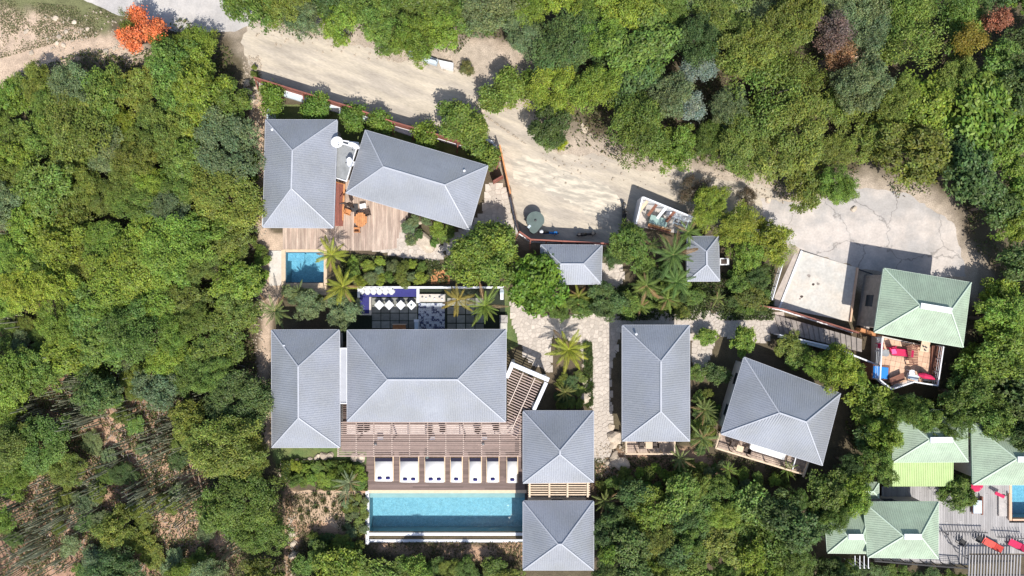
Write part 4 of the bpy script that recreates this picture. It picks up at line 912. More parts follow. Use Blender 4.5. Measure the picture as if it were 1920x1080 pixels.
for k,(a,c_) in enumerate(((1733,650),(1738,652),(1736,657))): q = W(a,c_,zt+.75); b = MB(); b.lathe((q.x,q.y,zt+.62), [(.06,0),(.07,.08),(.03,.2)], 8); props(part('bottle', b, 'flat', None), f"small {['left','right','lower'][k]} bottle on the pale terrace table", 'bottle', 'bottles on the terrace table')
for k in range(10): pass
t = thing('dark_screen', 'dark timber screen along the right side of the terrace', 'screen', W(1755,675,zt))
for k in range(6): b = MB(); b.bar(W(1748+k*2.4,648,zt+.1), W(1744+k*2.4,712,zt+.1), .1, .2+k*.12); part('plank', b, 'brownwood', t)
t = thing('folded_umbrella', 'folded magenta umbrella lying at the lower right of the terrace', 'umbrella', W(1738,704,zt+.9))
b = MB(); b.tube([W(1722,702,zt+.8), W(1732,704,zt+.9), W(1744,707,zt+.9), W(1753,711,zt+.8)], [.12,.26,.20,.05], 8); part('furled_canopy', b, 'red', t); b = MB(); b.tube([W(1716,701,zt+.8), W(1756,712,zt+.8)], .03, 6); part('pole', b, 'palewood', t); b = MB(); b.box((0,0,-.5), (.4,.4,.6)); lpart('stand', b, 'dark', t)
q = W(1711,700,zt+.5); t = thing('person', 'person with white hat and pale blue shirt sitting at the terrace edge', 'person', (q.x,q.y,zt)) if False else None
q = W(1711,699,zt+.6); t = table('round_table', 'small white table with dishes beside the magenta umbrella', q.x,q.y,.5,.5,.55,'white',0,zt,True)
q = W(1713,707,zt+.45); b = MB(); b.box((0,0,.3), (.9,.5,.3), -.1); props(lpart('grey_blue_cushion_seat', b, 'bluewhite', None, (q.x,q.y,zt), -.2), 'grey blue padded seat below the small white table', 'seat')
t = thing('wooden_bench', 'brown slatted bench in the lower corner of the terrace', 'bench', W(1682,714,zt))
for k in range(5): b = MB(); b.bar(W(1668+k*.6,711+k*2.6,zt+.45), W(1694+k*.6,700+k*2.6,zt+.45), .12, .05); part('slat', b, 'brownwood', t)
for (a,c_) in ((1670,713),(1692,704),(1672,720),(1694,710)): q = W(a,c_,zt+.4); b = MB(); b.box((q.x,q.y,zt+.2), (.08,.08,.42)); part('leg', b, 'brownwood', t)
t = thing('jacuzzi', 'bright blue square tub at the lower left of the terrace', 'tub', W(1650,697))
b = MB(); b.prism(WP([(1636,683),(1669,687),(1667,714),(1634,711)], 1.9), 0, 1.9); part('tub_shell', b, 'brownwood', t); b = MB(); b.prism(WP([(1638,686),(1666,689.5),(1664.5,711),(1636.5,708.5)], 1.95), 1.88, 1.95); part('cover', b, 'blue', t)
# ------------------------------------------------------------------ balconies of the cottages
deck('cottage_balcony', 'small timber balcony with pale frame below the long cottage', [(1175,826),(1265,826),(1265,850),(1175,850)], .5, .14, 'vdeck', True, 0, drop=.5)
rail('balcony_rail', 'pale timber rail round the balcony of the long cottage', [(1174,824),(1174,851),(1265,851),(1265,824)], 1.5, 'palewood', 1.0, 2, .5, .10)
q = W(1217,835,1.2); table('balcony_table', 'pale square table on the long cottage balcony', q.x,q.y,.6,.6,.72,'palewood',0,.5)
chair(W(1203,0,1).x,W(0,835,1).y,1.6,'darkwood','dark chair left of the pale balcony table','chairs on the cottage balconies',.5); chair(W(1230,0,1).x,W(0,835,1).y,-1.6,'darkwood','dark chair right of the pale balcony table','chairs on the cottage balconies',.5)
ra = -math.atan2(59,190)
deck('tilted_balcony', 'long tilted timber balcony along the lower side of the tilted roof', [(1352,805),(1520,862),(1510,890),(1346,838)], .5, .14, 'vdeck', False, 4, ra, drop=.5)
rail('tilted_balcony_rail', 'long pale timber rail along the tilted balcony', [(1350,812),(1342,840),(1508,890)], 1.5, 'palewood', 1.5, 2, .5, .10)
b = MB(); b.bar(W(1515,866,1.6), W(1506,893,1.6), .14, .14); b.bar(W(1506,893,1.6), W(1506,893,.0), .14,.14); props(part('timber_post_beam', b, 'palewood', None), 'pale beam at the right end of the tilted balcony', 'beam')
b = MB(); b.bar(W(1492,858,1.4), W(1486,880,1.4), .08, .08); b.bar(W(1486,880,1.4), W(1486,880,.5), .08,.08); props(part('inner_post_beam', b, 'white', None), 'thin white beam near the right end of the tilted balcony', 'beam')
q = W(1387,842,1.2); table('balcony_table', 'pale yellow square table on the tilted balcony', q.x,q.y,.6,.6,.72,'palewood',ra,.5)
chair(W(1373,0,1).x,W(0,833,1).y,1.2,'darkwood','dark chair left of the table on the tilted balcony','chairs on the cottage balconies',.5); chair(W(1401,0,1).x,W(0,845,1).y,-1.9,'darkwood','dark chair right of the table on the tilted balcony','chairs on the cottage balconies',.5)
q = W(1440,845,.9); b = MB(); b.box((0,0,.22), (3.2,.75,.35)); props(lpart('white_daybed', b, 'fabric', None, (q.x,q.y,.5), ra), 'long white daybed under the eave of the tilted roof', 'daybed')
# ------------------------------------------------------------------ lower right terrace
deck('grey_terrace_deck', 'silver grey timber deck at the lower right corner', [(1655,912),(1823,905),(1893,905),(1893,980),(1990,980),(1990,1038),(1818,1038),(1816,1060),(1640,1050),(1640,1040)], .30, .21, 'greydeck', True, 6)
t = thing('grey_pergola', 'row of grey slats in the lower right corner of photo', 'pergola', W(1880,1050))
for k in range(18): b = MB(); b.bar(W(1818+k*5.6,1040,1.3), W(1816+k*5.6,1085,1.3), .10, .07); part('slat', b, 'greydeck', t)
for y in (1042,1078): b = MB(); b.bar(W(1812,y,1.2), W(1925,y,1.2), .1, .1); part('beam', b, 'dark', t)
t = thing('slatted_screen', 'slatted rail casting stripes across the grey deck, left part', 'screen', W(1790,1010))
for k in range(17): b = MB(); b.bar(W(1764+k*5.2,995,.9), W(1764+k*5.2,1012,.6), .05, .05); part('slat', b, 'greydeck', t)
b = MB(); b.bar(W(1760,996,.95), W(1852,999,.95), .07, .07); part('top_rail', b, 'dark', t)
t = thing('slatted_screen', 'slatted rail casting stripes across the grey deck, right part', 'screen', W(1890,1010))
for k in range(10): b = MB(); b.bar(W(1874+k*5.2,1000,.9), W(1874+k*5.2,1014,.6), .05, .05); part('slat', b, 'greydeck', t)
b = MB(); b.bar(W(1870,1007,.95), W(1925,1010,.95), .07, .07); part('top_rail', b, 'dark', t)
def parasol(px,py,z,r,m,label,tilt=.5,az=0):
    q = W(px,py,z+1.8); t = thing('garden_parasol', label, 'parasol', (q.x,q.y,z), 'red parasols on the grey deck')
    b = MB(); b.tube([(0,0,0),(0,0,1.9)], .03, 6); lpart('pole', b, 'dark', t); b = MB(); b.lathe((0,0,0), [(.25,0),(.25,.06)], 12); lpart('base', b, 'dark', t)
    b = MB(); b.lathe((0,0,-.3), [(r,0),(r*.5,.2),(.04,.35)], 8); rot = Matrix.Rotation(az,4,'Z')@Matrix.Rotation(tilt,4,'X'); b.v = [tuple(rot@Vector(v)+Vector((0,0,1.9))) for v in b.v]; b.f = b.f[:-2]; lpart('canopy', b, m, t)
parasol(1836,914,.3,.62,'red','crimson parasol just below the green roof by the pool',.3,.5)
lounger(1858,1020,.3,-.5,'coral','dark','coral red lounge chair on the striped grey deck','lounge chairs on the grey deck')
lounger(1907,1022,.3,-.45,'red','dark','dark red lounge chair at the lower right edge','lounge chairs on the grey deck')
for i,(a,c_) in enumerate(((1806,1018),(1838,1012))): q = W(a,c_,.8); chair(q.x,q.y,2.6,'black',f"black chair on the grey deck, {['left','right'][i]} of the pair", 'black chairs on the grey deck',.3,.55)
q = W(1888,928,.9); t = thing('hanging_towel', 'long magenta towel hung on the rail by the pool', 'towel', (q.x,q.y,.3)); b = MB(); b.bar(W(1866,924,.9), W(1883,932,.9), .28, .05); b.bar(W(1866,924,.9), W(1866,924,.3), .05,.05); part('cloth', b, 'red', t)
q = W(1832,950,.6); t = thing('white_lounger', 'white topped tilted sunbed left of the pool steps', 'sun lounger', (q.x,q.y,.3)); b = MB(); b.box((0,0,.35), (.75,1.15,.1)); lpart('mattress', b, 'bluewhite', t); b = MB(); b.box((.42,.1,.25), (.12,1.6,.3)); lpart('side_rail', b, 'brownwood', t); b = MB(); b.box((0,0,.2), (.8,1.3,.1)); lpart('frame', b, 'brownwood', t)
t = thing('pool_walkway_rail', 'terracotta edged walkway rail left of the right edge pool', 'walkway', W(1880,950)); b = MB(); b.prism(WP([(1873,930),(1888,930),(1888,968),(1873,968)], .5), .3, .5); part('planter_box', b, 'grey_conc', t); b = MB(); b.bar(W(1892,925,.5), W(1892,975,.5), .12, .2); part('edge_beam', b, 'terr', t)
t = thing('dark_handrail', 'bent dark handrail crossing the grey deck', 'handrail', W(1785,1020)); b = MB(); b.bar(W(1773,1000,1.1), W(1792,1032,1.1), .08,.08); part('rail', b, 'dark', t); b = MB(); b.bar(W(1792,1033,1.1), W(1812,1046,1.1), .08,.08); part('rail', b, 'dark', t)
b = MB(); b.box((*W(1773,1000,.7).xy,.7), (.07,.07,.8)); part('post', b, 'dark', t); b = MB(); b.box((*W(1812,1046,.7).xy,.7), (.07,.07,.8)); part('post', b, 'dark', t)
rail('deck_front_railing', 'black railing along the front of the green roofed house', [(1640,1052),(1760,1062),(1815,1066)], 1.4, 'black', 1.0, 3, .3, .07)
for i,px in enumerate((1603,1612,1620,1628)): b = MB(); q = W(px,1052,2.0); b.bar(W(px,1042,2.2), W(px,1066,2.2), .06, .06); b.box((q.x,W(0,1064,2).y,1.1), (.06,.06,2.1)); props(part('white_post', b, 'white', None), f"thin white post below the green annex, {['leftmost','second','third','rightmost'][i]}", 'post', 'white posts below the annex')
# ------------------------------------------------------------------ upper road edge
t = thing('roadside_barrier', 'white low wall with thin rail beside the road under the trees', 'barrier', W(805,112))
b = MB(); b.bar(W(766,100,.4), W(820,118,.4), .5, .5); part('low_wall', b, 'bluewhite', t)
b = MB(); b.bar(W(762,98,1.0), W(819,113,1.0), .06, .06); part('top_rail', b, 'dark', t)
for k in range(4): q = W(764+k*18,99+k*4.6,1.0); b = MB(); b.box((q.x,q.y,.5), (.06,.06,1.0)); part('post', b, 'dark', t)
b = MB(); b.prism(WP([(822,112),(850,118),(849,129),(826,124)], .7), 0, .7); props(part('white_box', b, 'white', None), 'white concrete box at the right end of the roadside barrier', 'box')
q = W(724,39,1.5); t = thing('grey_tank', 'small pale grey tank among the trees above the road', 'tank', (q.x,q.y,0)); b = MB(); b.lathe((0,0,0), [(.32,0),(.34,1.3),(.24,1.5),(.1,1.55)], 14); lpart('body', b, 'bluewhite', t); b = MB(); b.lathe((0,0,1.54), [(.11,0),(.11,.08)], 10); lpart('lid', b, 'dark', t)
b = MB(); b.bar(W(1178,-5,3.5), W(1181,32,3.5), .25, .08); b.bar(W(1180,20,3.5), W(1180,20,0), .1, .1); props(part('white_pole', b, 'bluewhite', None), 'pale plank standing up among trees at the top edge', 'plank')
# ------------------------------------------------------------------ foliage meshes
def leaf_mesh(name, C, N_, D, Ln, Wd, T, m='leaf', fold=.18):
    """C centres, N_ normals, D directions, Ln/Wd sizes, T tint rgb (all numpy, one row a leaf)"""
    n = len(C); D = D-N_*(D*N_).sum(1, keepdims=True); D /= np.linalg.norm(D, axis=1, keepdims=True)+1e-9
    S = np.cross(N_, D); l = Ln[:, None]; w_ = Wd[:, None]
    V = np.stack([C-D*l*.5, C+S*w_*.5+N_*w_*fold-D*l*.08, C+D*l*.5-N_*l*.12, C-S*w_*.5+N_*w_*fold-D*l*.08], 1).reshape(-1, 3)
    me = bpy.data.meshes.new(name); me.vertices.add(4*n); me.vertices.foreach_set('co', V.astype(np.float32).ravel())
    q = np.arange(4*n, dtype=np.int32); me.loops.add(4*n); me.loops.foreach_set('vertex_index', q)
    me.polygons.add(n); me.polygons.foreach_set('loop_start', np.arange(0, 4*n, 4, dtype=np.int32))
    at = me.color_attributes.new('tint', 'FLOAT_COLOR', 'POINT')
    c = np.repeat(np.concatenate([T, np.ones((n, 1))], 1), 4, 0); at.data.foreach_set('color', c.astype(np.float32).ravel())
    me.materials.append(M[m]); me.update(calc_edges=True); return me
def rnd_unit(r, n): v = r.normal(size=(n, 3)); return v/np.linalg.norm(v, axis=1, keepdims=True)
def crown_data(seed, Rr, Ht, nl, ncl, nlf, leaf, spread=.16, up=.8, flat=.75, core=.35, lob=(.24,.42)):
    r = np.random.default_rng(seed); Cs=[]; Ns=[]; Ts=[]; lobes=[]
    for i in range(nl):
        a = r.uniform(0, 2*PI); rr = Rr*(1-.28)*math.sqrt(r.uniform(0,1)); L = Rr*r.uniform(*lob)
        zz = Ht*(.56+.26*(1-(rr/Rr)**2)*r.uniform(.5,1.05)+r.uniform(-.14,.12)); rr *= r.uniform(.85,1.22); lobes.append((rr*math.cos(a)*r.uniform(.85,1.1), rr*math.sin(a), zz, L))
    for (x, y, z, L) in lobes:
        lt = r.uniform(.82, 1.15); lh = r.uniform(-.08, .12)
        d = rnd_unit(r, ncl); d[:,2] = np.abs(d[:,2])*1.0-.30; d /= np.linalg.norm(d, axis=1, keepdims=True)
        cc = np.array([x,y,z])+d*np.array([L, L, L*flat])*r.uniform(.78,1.12,(ncl,1))
        for k in range(ncl):
            n0 = d[k]; m_ = max(3, int(nlf*r.uniform(.6,1.3)))
            off = r.normal(size=(m_,3))*np.array([spread,spread,spread*.6])
            nn = n0*.55+np.array([0,0,up])+rnd_unit(r, m_)*.75; nn /= np.linalg.norm(nn, axis=1, keepdims=True)
            ct = lt*r.uniform(.62, 1.38); Cs.append(cc[k]+off); Ns.append(nn)
            t = ct*r.uniform(.75,1.25,(m_,1)); Ts.append(np.concatenate([t*(1+lh+r.uniform(-.1,.25,(m_,1))), t, t*(1-.6*lh+r.uniform(-.2,.2,(m_,1)))],1))
    C=np.concatenate(Cs); Nn=np.concatenate(Ns); T=np.clip(np.concatenate(Ts),.05,2.5); n=len(C)
    return C, Nn, rnd_unit(r,n), leaf*r.uniform(.7,1.35,n), leaf*.55*r.uniform(.7,1.3,n), T, lobes
def limb_mesh(name, lobes, Ht, r0, seed):
    rr = random.Random(seed); mb = MB(); mb.tube([(0,0,-.4),(.03,.02,Ht*.15),(rr.uniform(-.1,.1),rr.uniform(-.1,.1),Ht*.32)], [r0*1.35,r0,r0*.8], 7)
    for (x,y,z,L) in lobes[:9]:
        m1 = (x*.45+rr.uniform(-.15,.15), y*.45+rr.uniform(-.15,.15), Ht*.3+(z-Ht*.3)*.5)
        mb.tube([(0,0,Ht*.28), m1, (x,y,z)], [r0*.6,r0*.38,r0*.14], 5, False)
    return mb.mesh(name, M['bark'])
VAR = {}
def add_var(kind, i, seed, Rr, Ht, *a, **k):
    d = crown_data(seed, Rr, Ht, *a, **k); VAR.setdefault(kind, []).append((leaf_mesh('crown', *d[:6]), limb_mesh('trunk', d[6], Ht, .09+Rr*.028, seed), Rr, Ht))
for i in range(7): add_var('broad', i, 100+i, 2.5, 4.6, 36, 22, 12, .19, spread=.12, lob=(.13,.27), up=1.2)
for i in range(6): add_var('fine', i, 200+i, 2.5, 4.6, 48, 32, 11, .125, spread=.11, lob=(.11,.25), flat=.8, up=1.2)
for i in range(4): add_var('leafy', i, 300+i, 2.3, 4.2, 30, 22, 9, .26, spread=.15, lob=(.15,.30), flat=.8, up=1.2)
for i in range(3): add_var('open', i, 400+i, 2.5, 4.4, 22, 24, 11, .15, spread=.22, lob=(.12,.28))
def tree(px, py, rpx, kind, col, hk=1.0, h=None, name='tree', phrase=None, noun='tree', cat='tree', group=None, z0=None):
    cm, tm, Rr, Ht = R.choice(VAR[kind]); hh = h if h else R.uniform(3.2, 5.6)*hk
    p = W(px, py, hh*.72); z = gz(p.x, p.y) if z0 is None else z0
    t = bpy.data.objects.new(name, None); COL.objects.link(t); t.location = (p.x, p.y, z); t.rotation_euler = (0,0,R.uniform(0,2*PI))
    s = rpx*(H-hh*.7)/F/Rr/.93; e_ = R.uniform(.84,1.19); t.scale = (s*e_, s/e_, hh/Ht)
    c = link('crown', cm, t); c.color = (*col, 1); link('trunk', tm, t)
    if phrase: reg(t, noun, phrase, px, py, cat, group or 'trees in the dense woodland')
    return t
def jit(c, a=.15):
    k = R.uniform(1-a, 1+a); h_ = R.uniform(-.08,.08); return (c[0]*k*(1+h_), c[1]*k, c[2]*k*(1-h_))
G = {'olive':(.175,.24,.046),'yellow':(.235,.33,.044),'mid':(.14,.235,.046),'bright':(.19,.305,.046),'dark':(.070,.12,.034),'grey':(.165,.24,.105),'lime':(.34,.43,.022),'deep':(.095,.165,.048)}
WORD = {'olive':'olive','yellow':'yellowish','mid':'green','bright':'bright green','dark':'dark','grey':'greyish','lime':'lime','deep':'dark green'}
KW = {'broad':'rounded','fine':'feathery','leafy':'big leaved','open':'thin'}
# ---------------- hand placed trees
def T(px, py, r, kind, c, label, h=None, nm='tree', cat='tree'):
    t = tree(px, py, r, kind, G[c] if isinstance(c, str) else c, h=h, name=nm); props(t, label, cat); return t
def clump_tree(px, py, r, kind, c, label, h, subs):
    """one tree with several crown masses"""
    t = T(px, py, r, kind, c, label, h)
    return t
# big round tree built with its own crown so that it keeps one dome
def own_tree(px, py, rpx, h, seed, nl, ncl, nlf, leaf, col, label, name='tree', sy=1.0, m='leaf', **k):
    p = W(px, py, h*.72); Rr = rpx*(H-h*.7)/F; d = crown_data(seed, Rr/.93, h, nl, ncl, nlf, leaf, **k)
    t = thing(name, label, 'tree', (p.x, p.y, gz(p.x, p.y))); me = leaf_mesh('crown', *d[:6], m=m); c = link('crown', me, t); c.color = (*col, 1); t.scale = (1, sy, 1)
    link('trunk', limb_mesh('trunk', d[6], h, .12+Rr*.03, seed), t); return t
own_tree(908, 480, 64, 5.2, 11, 34, 60, 12, .24, (.18,.27,.045), 'large round tree with dense bright crown in the middle, right of the villas', lob=(.22,.34), flat=.7, sy=.95)
own_tree(1008, 535, 46, 4.6, 12, 24, 34, 10, .32, (.14,.26,.034), 'large leaved bright tree between the big round tree and the small wide hut', sy=1.15, lob=(.22,.36))
own_tree(843, 220, 34, 4.6, 13, 14, 50, 12, .22, (.165,.255,.048), 'round leafy tree leaning over the slatted fence onto the road', lob=(.25,.42), sy=1.05)
own_tree(880, 245, 30, 3.8, 14, 14, 40, 12, .22, (.175,.26,.048), 'leafy tree just right of the one leaning over the fence', lob=(.25,.42))
own_tree(905, 290, 24, 3.0, 15, 9, 36, 11, .22, (.165,.24,.042), 'small leafy tree at the right end of the slatted fence', lob=(.3,.5))
own_tree(262, 58, 44, 4.8, 16, 26, 26, 12, .17, (.60,.18,.065), 'orange flowering tree beside the grey concrete road', 'flame_tree', m='flower', lob=(.10,.24), sy=1.1)
T(300,78,20,'fine','mid','green tree whose leaves show through the orange blossom',4.3); T(240,40,20,'open','olive','thin green branches at the left of the orange blossom',4.4)
own_tree(972, 158, 36, 4.0, 17, 16, 44, 12, .20, (.185,.28,.048), 'low spreading tree on the road bend above the round tree', lob=(.25,.42)); own_tree(930, 182, 32, 3.2, 18, 12, 44, 12, .20, (.19,.28,.052), 'low spreading tree left of the road bend', lob=(.25,.42), sy=.8)
for i,(x,y,r) in enumerate([(510,181,27),(592,199,24),(663,219,23),(712,230,22),(797,262,26)]):
    own_tree(x, y, r, 2.6, 40+i, 9, 36, 11, .20, jit((.14,.24,.038),.1), f"leafy garden tree behind the slatted fence, {['leftmost','second from left','third from left','fourth from left','rightmost'][i]} of five", lob=(.3,.5))
T(1180,459,42,'broad','mid','rounded dark leafy tree right of the braced fence',4.5); T(1150,480,26,'fine','deep','small tree below the right end of the braced fence',3)
T(1333,385,42,'fine','yellow','yellow green tree right of the walled yard',3.8); T(1385,420,44,'fine',(.235,.30,.04),'bright yellow green tree above the smallest hut',4.4)
T(1440,450,42,'broad',(.23,.30,.04),'yellow green tree at the left corner of the concrete slab',4.2); T(1400,470,36,'broad','bright','bright tree right of the smallest hut',4.0); T(1465,470,28,'open','yellow','thin yellow green tree touching the concrete slab',3.4)
T(1300,350,30,'open',(.12,.10,.06),'thin brownish bare tree above the walled yard',2.4); T(1400,370,22,'open',(.12,.10,.06),'thin brownish shrubby tree at the road edge',1.8)
T(640,580,36,'broad','grey','grey green tree in front of the court, left of the navy bench',3.4); T(580,573,30,'broad','grey','grey green low tree between the fan palm and the court',2.8)
T(1135,563,38,'broad','deep','dark leafy tree left of the garden lawn',3.4); T(1180,575,26,'leafy','mid','small leafy tree at the bottom of the garden lawn',2.4); T(1090,575,26,'broad','mid','small leafy tree above the stone path',2.4)
T(1395,640,27,'leafy','bright','bright leafy shrubby tree above the tilted roof',2.6); T(1325,632,20,'leafy','bright','small bright bush beside the stone path',1.6)
T(1580,690,40,'broad','yellow','yellow green tree over the upper right corner of the tilted roof',5.6); T(1603,703,24,'broad','bright','bright tree left of the blue tub',4.6); T(1540,690,32,'fine','bright','feathery bright tree below the outdoor stairs',4.0)
T(1480,650,28,'broad','olive','olive bush tree below the left end of the stairs',2.2); T(1500,672,26,'leafy','mid','leafy bush tree below the middle of the stairs',2.0); T(1560,672,22,'leafy','mid','leafy bush under the right end of the stairs',2.0)
T(1052,268,15,'fine','lime','small lime yellow bush at the road bend',1.6,'bush','bush'); T(1035,262,22,'broad','mid','mid green bush around the lime bush',1.6,'bush','bush')
T(876,128,15,'broad',(.16,.18,.06),'pale yellowish bush at the right end of the roadside barrier',1.3,'bush','bush')
T(1410,560,26,'leafy',(.13,.17,.035),'pale leafy shrub tree below the smallest hut to the right',2.4); T(1385,530,24,'leafy','mid','leafy shrub tree right of the smallest hut',2.6); T(1420,520,22,'broad','deep','dark shrub tree left of the slab railing',3)
T(1300,555,20,'broad','mid','leafy shrub below the smallest hut',1.5,'bush','bush'); T(1345,700,22,'leafy','deep','dark shrub left of the tilted roof',1.8,'bush','bush'); T(1310,700,18,'broad','mid','dark green bush right of the long cottage',1.4,'bush','bush')
T(1800,930,34,'broad','mid','dark bushy tree between the lower green roofs and the grey deck',3.6)
T(1095,800,1,'open','mid','x',.5).name = 'tmp'
for i,(x,y,r,h,k,g) in enumerate([(1735,782,36,5.6,'broad','mid'),(1788,800,30,5.4,'fine','mid'),(1868,785,42,5.8,'broad','mid'),(1915,812,38,5.8,'broad','deep'),(1648,872,36,5.4,'broad','mid'),(1604,925,38,5.2,'broad','bright'),(1566,968,30,5.0,'fine','mid'),(1658,815,36,5.4,'broad','bright'),(1700,770,30,5.4,'fine','mid')]):
    T(x,y,r,k,g,['tree hanging over the upper edge of the lime roofed house','feathery tree over the right corner of the lime roofed house','tree over the top of the green roof at the right edge','darker tree over the green roof at the right edge','tree left of the lime lean-to roof','bright tree covering the little green shed','feathery tree over the left end of the green annex','bright tree left of the roof with lime lean-to','feathery tree at the upper left corner of the lime roofed house'][i],h)
for i,(x,y,r,h,k,g) in enumerate([(560,28,46,4.6,'fine','grey'),(632,42,40,4.4,'broad','bright'),(690,12,42,4.8,'broad','mid'),(770,55,36,4.4,'fine','olive'),(828,50,42,4.8,'broad','bright'),(885,32,44,5.0,'broad','mid'),(500,8,34,4.0,'broad','bright')]):
    T(x,y,r,k,g,['greyish feathery tree above the road, second from its bend','bright rounded tree above the left part of the sandy road','green tree at the top edge left of the small grey tank','olive feathery tree just right of the small grey tank','bright tree above the roadside barrier','green tree right of the one above the roadside barrier','bright tree where the concrete road meets the sandy road'][i],h)
# villa planting beds
k_ = 0
for (x,y,r,c) in [(768,425,15,'grey'),(775,412,12,'grey'),(770,450,11,'grey'),(785,440,10,'deep'),(823,432,17,'bright'),(835,440,15,'mid'),(845,428,13,'mid'),(800,415,10,'grey'),(815,455,10,'mid')]:
    t = tree(x,y,r,'leafy',jit(G[c]),h=R.uniform(.9,1.5),name='shrub',phrase=WORD[c]+' leafy plant',noun='shrub',cat='shrub',group='shrubs in the garden beds')
BEDS = [([(645,478),(700,485),(760,485),(808,500),(808,530),(760,532),(672,534),(650,520)], 14, ('olive','mid','bright','grey','yellow'), 1.2),
        ([(535,868),(620,866),(684,874),(684,915),(640,918),(540,910)], 13, ('yellow','bright','bright','mid'), 1.1),
        ([(478,455),(505,465),(502,540),(484,535)], 11, ('mid','olive','bright'), 1.1),
        ([(530,540),(600,545),(600,560),(540,570)], 12, ('grey','olive'), 1.1),
        ([(1120,905),(1165,880),(1260,868),(1340,862),(1420,885),(1500,905),(1400,925),(1260,915),(1130,930)], 14, ('grey','mid','olive','bright'), 1.2),
        ([(1300,730),(1345,735),(1350,790),(1325,850),(1298,850),(1298,760)], 13, ('mid','deep','olive'), 1.1),
        ([(1040,700),(1095,700),(1098,765),(1040,765)], 13, ('deep','olive'), 1.0),
        ([(1200,490),(1290,495),(1285,590),(1200,592)], 15, ('mid','deep','olive'), 1.2),
        ([(1360,500),(1440,500),(1440,590),(1360,580)], 15, ('mid','deep','bright'), 1.2),
        ([(1010,592),(1060,560),(1120,560),(1135,585),(1060,598)], 13, ('mid','bright'), 1.1),
        ([(470,110),(490,140),(480,170),(468,160)], 8, ('olive','grey'), .6),
        ([(575,985),(640,1000),(690,1024),(680,1040),(580,1030)], 14, ('deep','mid','olive'), 1.0),
        ([(1760,905),(1822,880),(1820,930),(1770,930)], 12, ('deep','mid'), 1.2),
        ([(640,930),(688,930),(686,1005),(650,1010)], 9, ('grey','olive'), .6),
        ([(1560,1050),(1640,1062),(1815,1072),(1815,1110),(1560,1110)], 17, ('deep','mid'), 1.4),
        ([(90,740),(260,700),(430,760),(430,1080),(0,1080),(0,900)], 22, ('olive','grey','mid','deep','olive'), 1.3),
        ([(0,600),(260,620),(400,700),(300,760),(0,700)], 18, ('olive','grey','mid'), 1.2),
        ([(470,180),(480,300),(478,480),(470,480)], 12, ('mid','olive'), 1.3)]
def poisson(poly, rad, jitter=.25, tries=3000, pad=.6):
    xs=[p[0] for p in poly]; ys=[p[1] for p in poly]; out=[]; e=[(Vector((poly[i][0],poly[i][1])),Vector((poly[(i+1)%len(poly)][0],poly[(i+1)%len(poly)][1]))) for i in range(len(poly))]
    from mathutils.geometry import intersect_point_line
    def ed(x,y):
        m=1e9; p=Vector((x,y))
        for a,b in e:
            q,t=intersect_point_line(p,a,b); t=min(1,max(0,t)); m=min(m,(a.lerp(b,t)-p).length)
        return m
    for _ in range(tries):
        x,y=R.uniform(min(xs),max(xs)),R.uniform(min(ys),max(ys))
        r=rad*R.uniform(1-jitter,1+jitter)
        if not inside(x,y,poly): continue
        if any((x-a)**2+(y-b)**2<((r+c)*.62)**2 for a,b,c in out): continue
        if ed(x,y)<r*pad: continue
        out.append((x,y,r))
    return out
for poly, r, cols, h in BEDS:
    for (x,y,rr) in poisson(poly, r, .3, 500 if r != 22 else 55, .4):
        c = R.choice(cols); kd = R.choice(['leafy','leafy','broad','fine'])
        tree(x,y,rr,kd,jit(G[c],.2),h=h*R.uniform(.7,1.3),name='shrub',phrase=WORD[c]+' '+KW[kd]+' plant',noun='shrub',cat='shrub',group='shrubs in the garden beds')
# ---------------- woodland
FL = [(-50,165),(90,120),(170,92),(230,105),(300,85),(310,40),(345,35),(400,70),(438,98),(440,150),(462,185),(470,300),(476,420),(480,480),(472,560),(478,640),(485,720),(500,790),(500,845),(535,880),(530,960),(538,1120),(-50,1120)]
FT = [(420,-50),(428,12),(480,42),(525,65),(600,78),(690,66),(715,112),(765,120),(790,95),(860,102),(885,70),(955,80),(1000,110),(1003,195),(1000,255),(1045,285),(1095,275),(1120,285),(1190,318),(1225,312),(1290,300),(1345,320),(1375,335),(1405,325),(1430,325),(1455,370),(1515,385),(1590,372),(1612,318),(1640,318),(1680,372),(1740,368),(1765,330),(1800,380),(1830,470),(1880,520),(1970,550),(1970,-50)]
FR = [(1838,540),(1880,525),(1970,540),(1970,790),(1880,785),(1800,775),(1745,780),(1690,800),(1668,860),(1640,860),(1600,840),(1580,800),(1592,760),(1590,725),(1640,715),(1680,745),(1760,745),(1782,700),(1790,665),(1822,650),(1828,560)]
FS = [(1112,1120),(1116,935),(1180,905),(1270,890),(1350,895),(1500,915),(1560,880),(1590,850),(1640,880),(1640,920),(1590,965),(1540,1000),(1540,1050),(1620,1075),(1630,1120)]
HOLES = [(90,960,70),(50,1040,66),(272,835,60),(330,905,62),(305,1000,56),(400,800,24),(130,800,40),(1550,135,12),(40,640,34),(200,705,34),(250,800,45),(925,115,34),(1625,275,12),(1395,335,16),(185,850,40),(400,745,22),(450,330,22),(430,480,16),(130,1030,50),(380,1030,34),(20,440,22),(805,128,32),(1575,75,30),(1882,38,16),(1820,78,16),(1310,130,26),(1300,200,18),(724,39,8),(560,28,20),(632,42,18),(690,12,18),(828,50,20),(885,32,20),(255,50,34),(1048,266,20),(1105,250,14)]
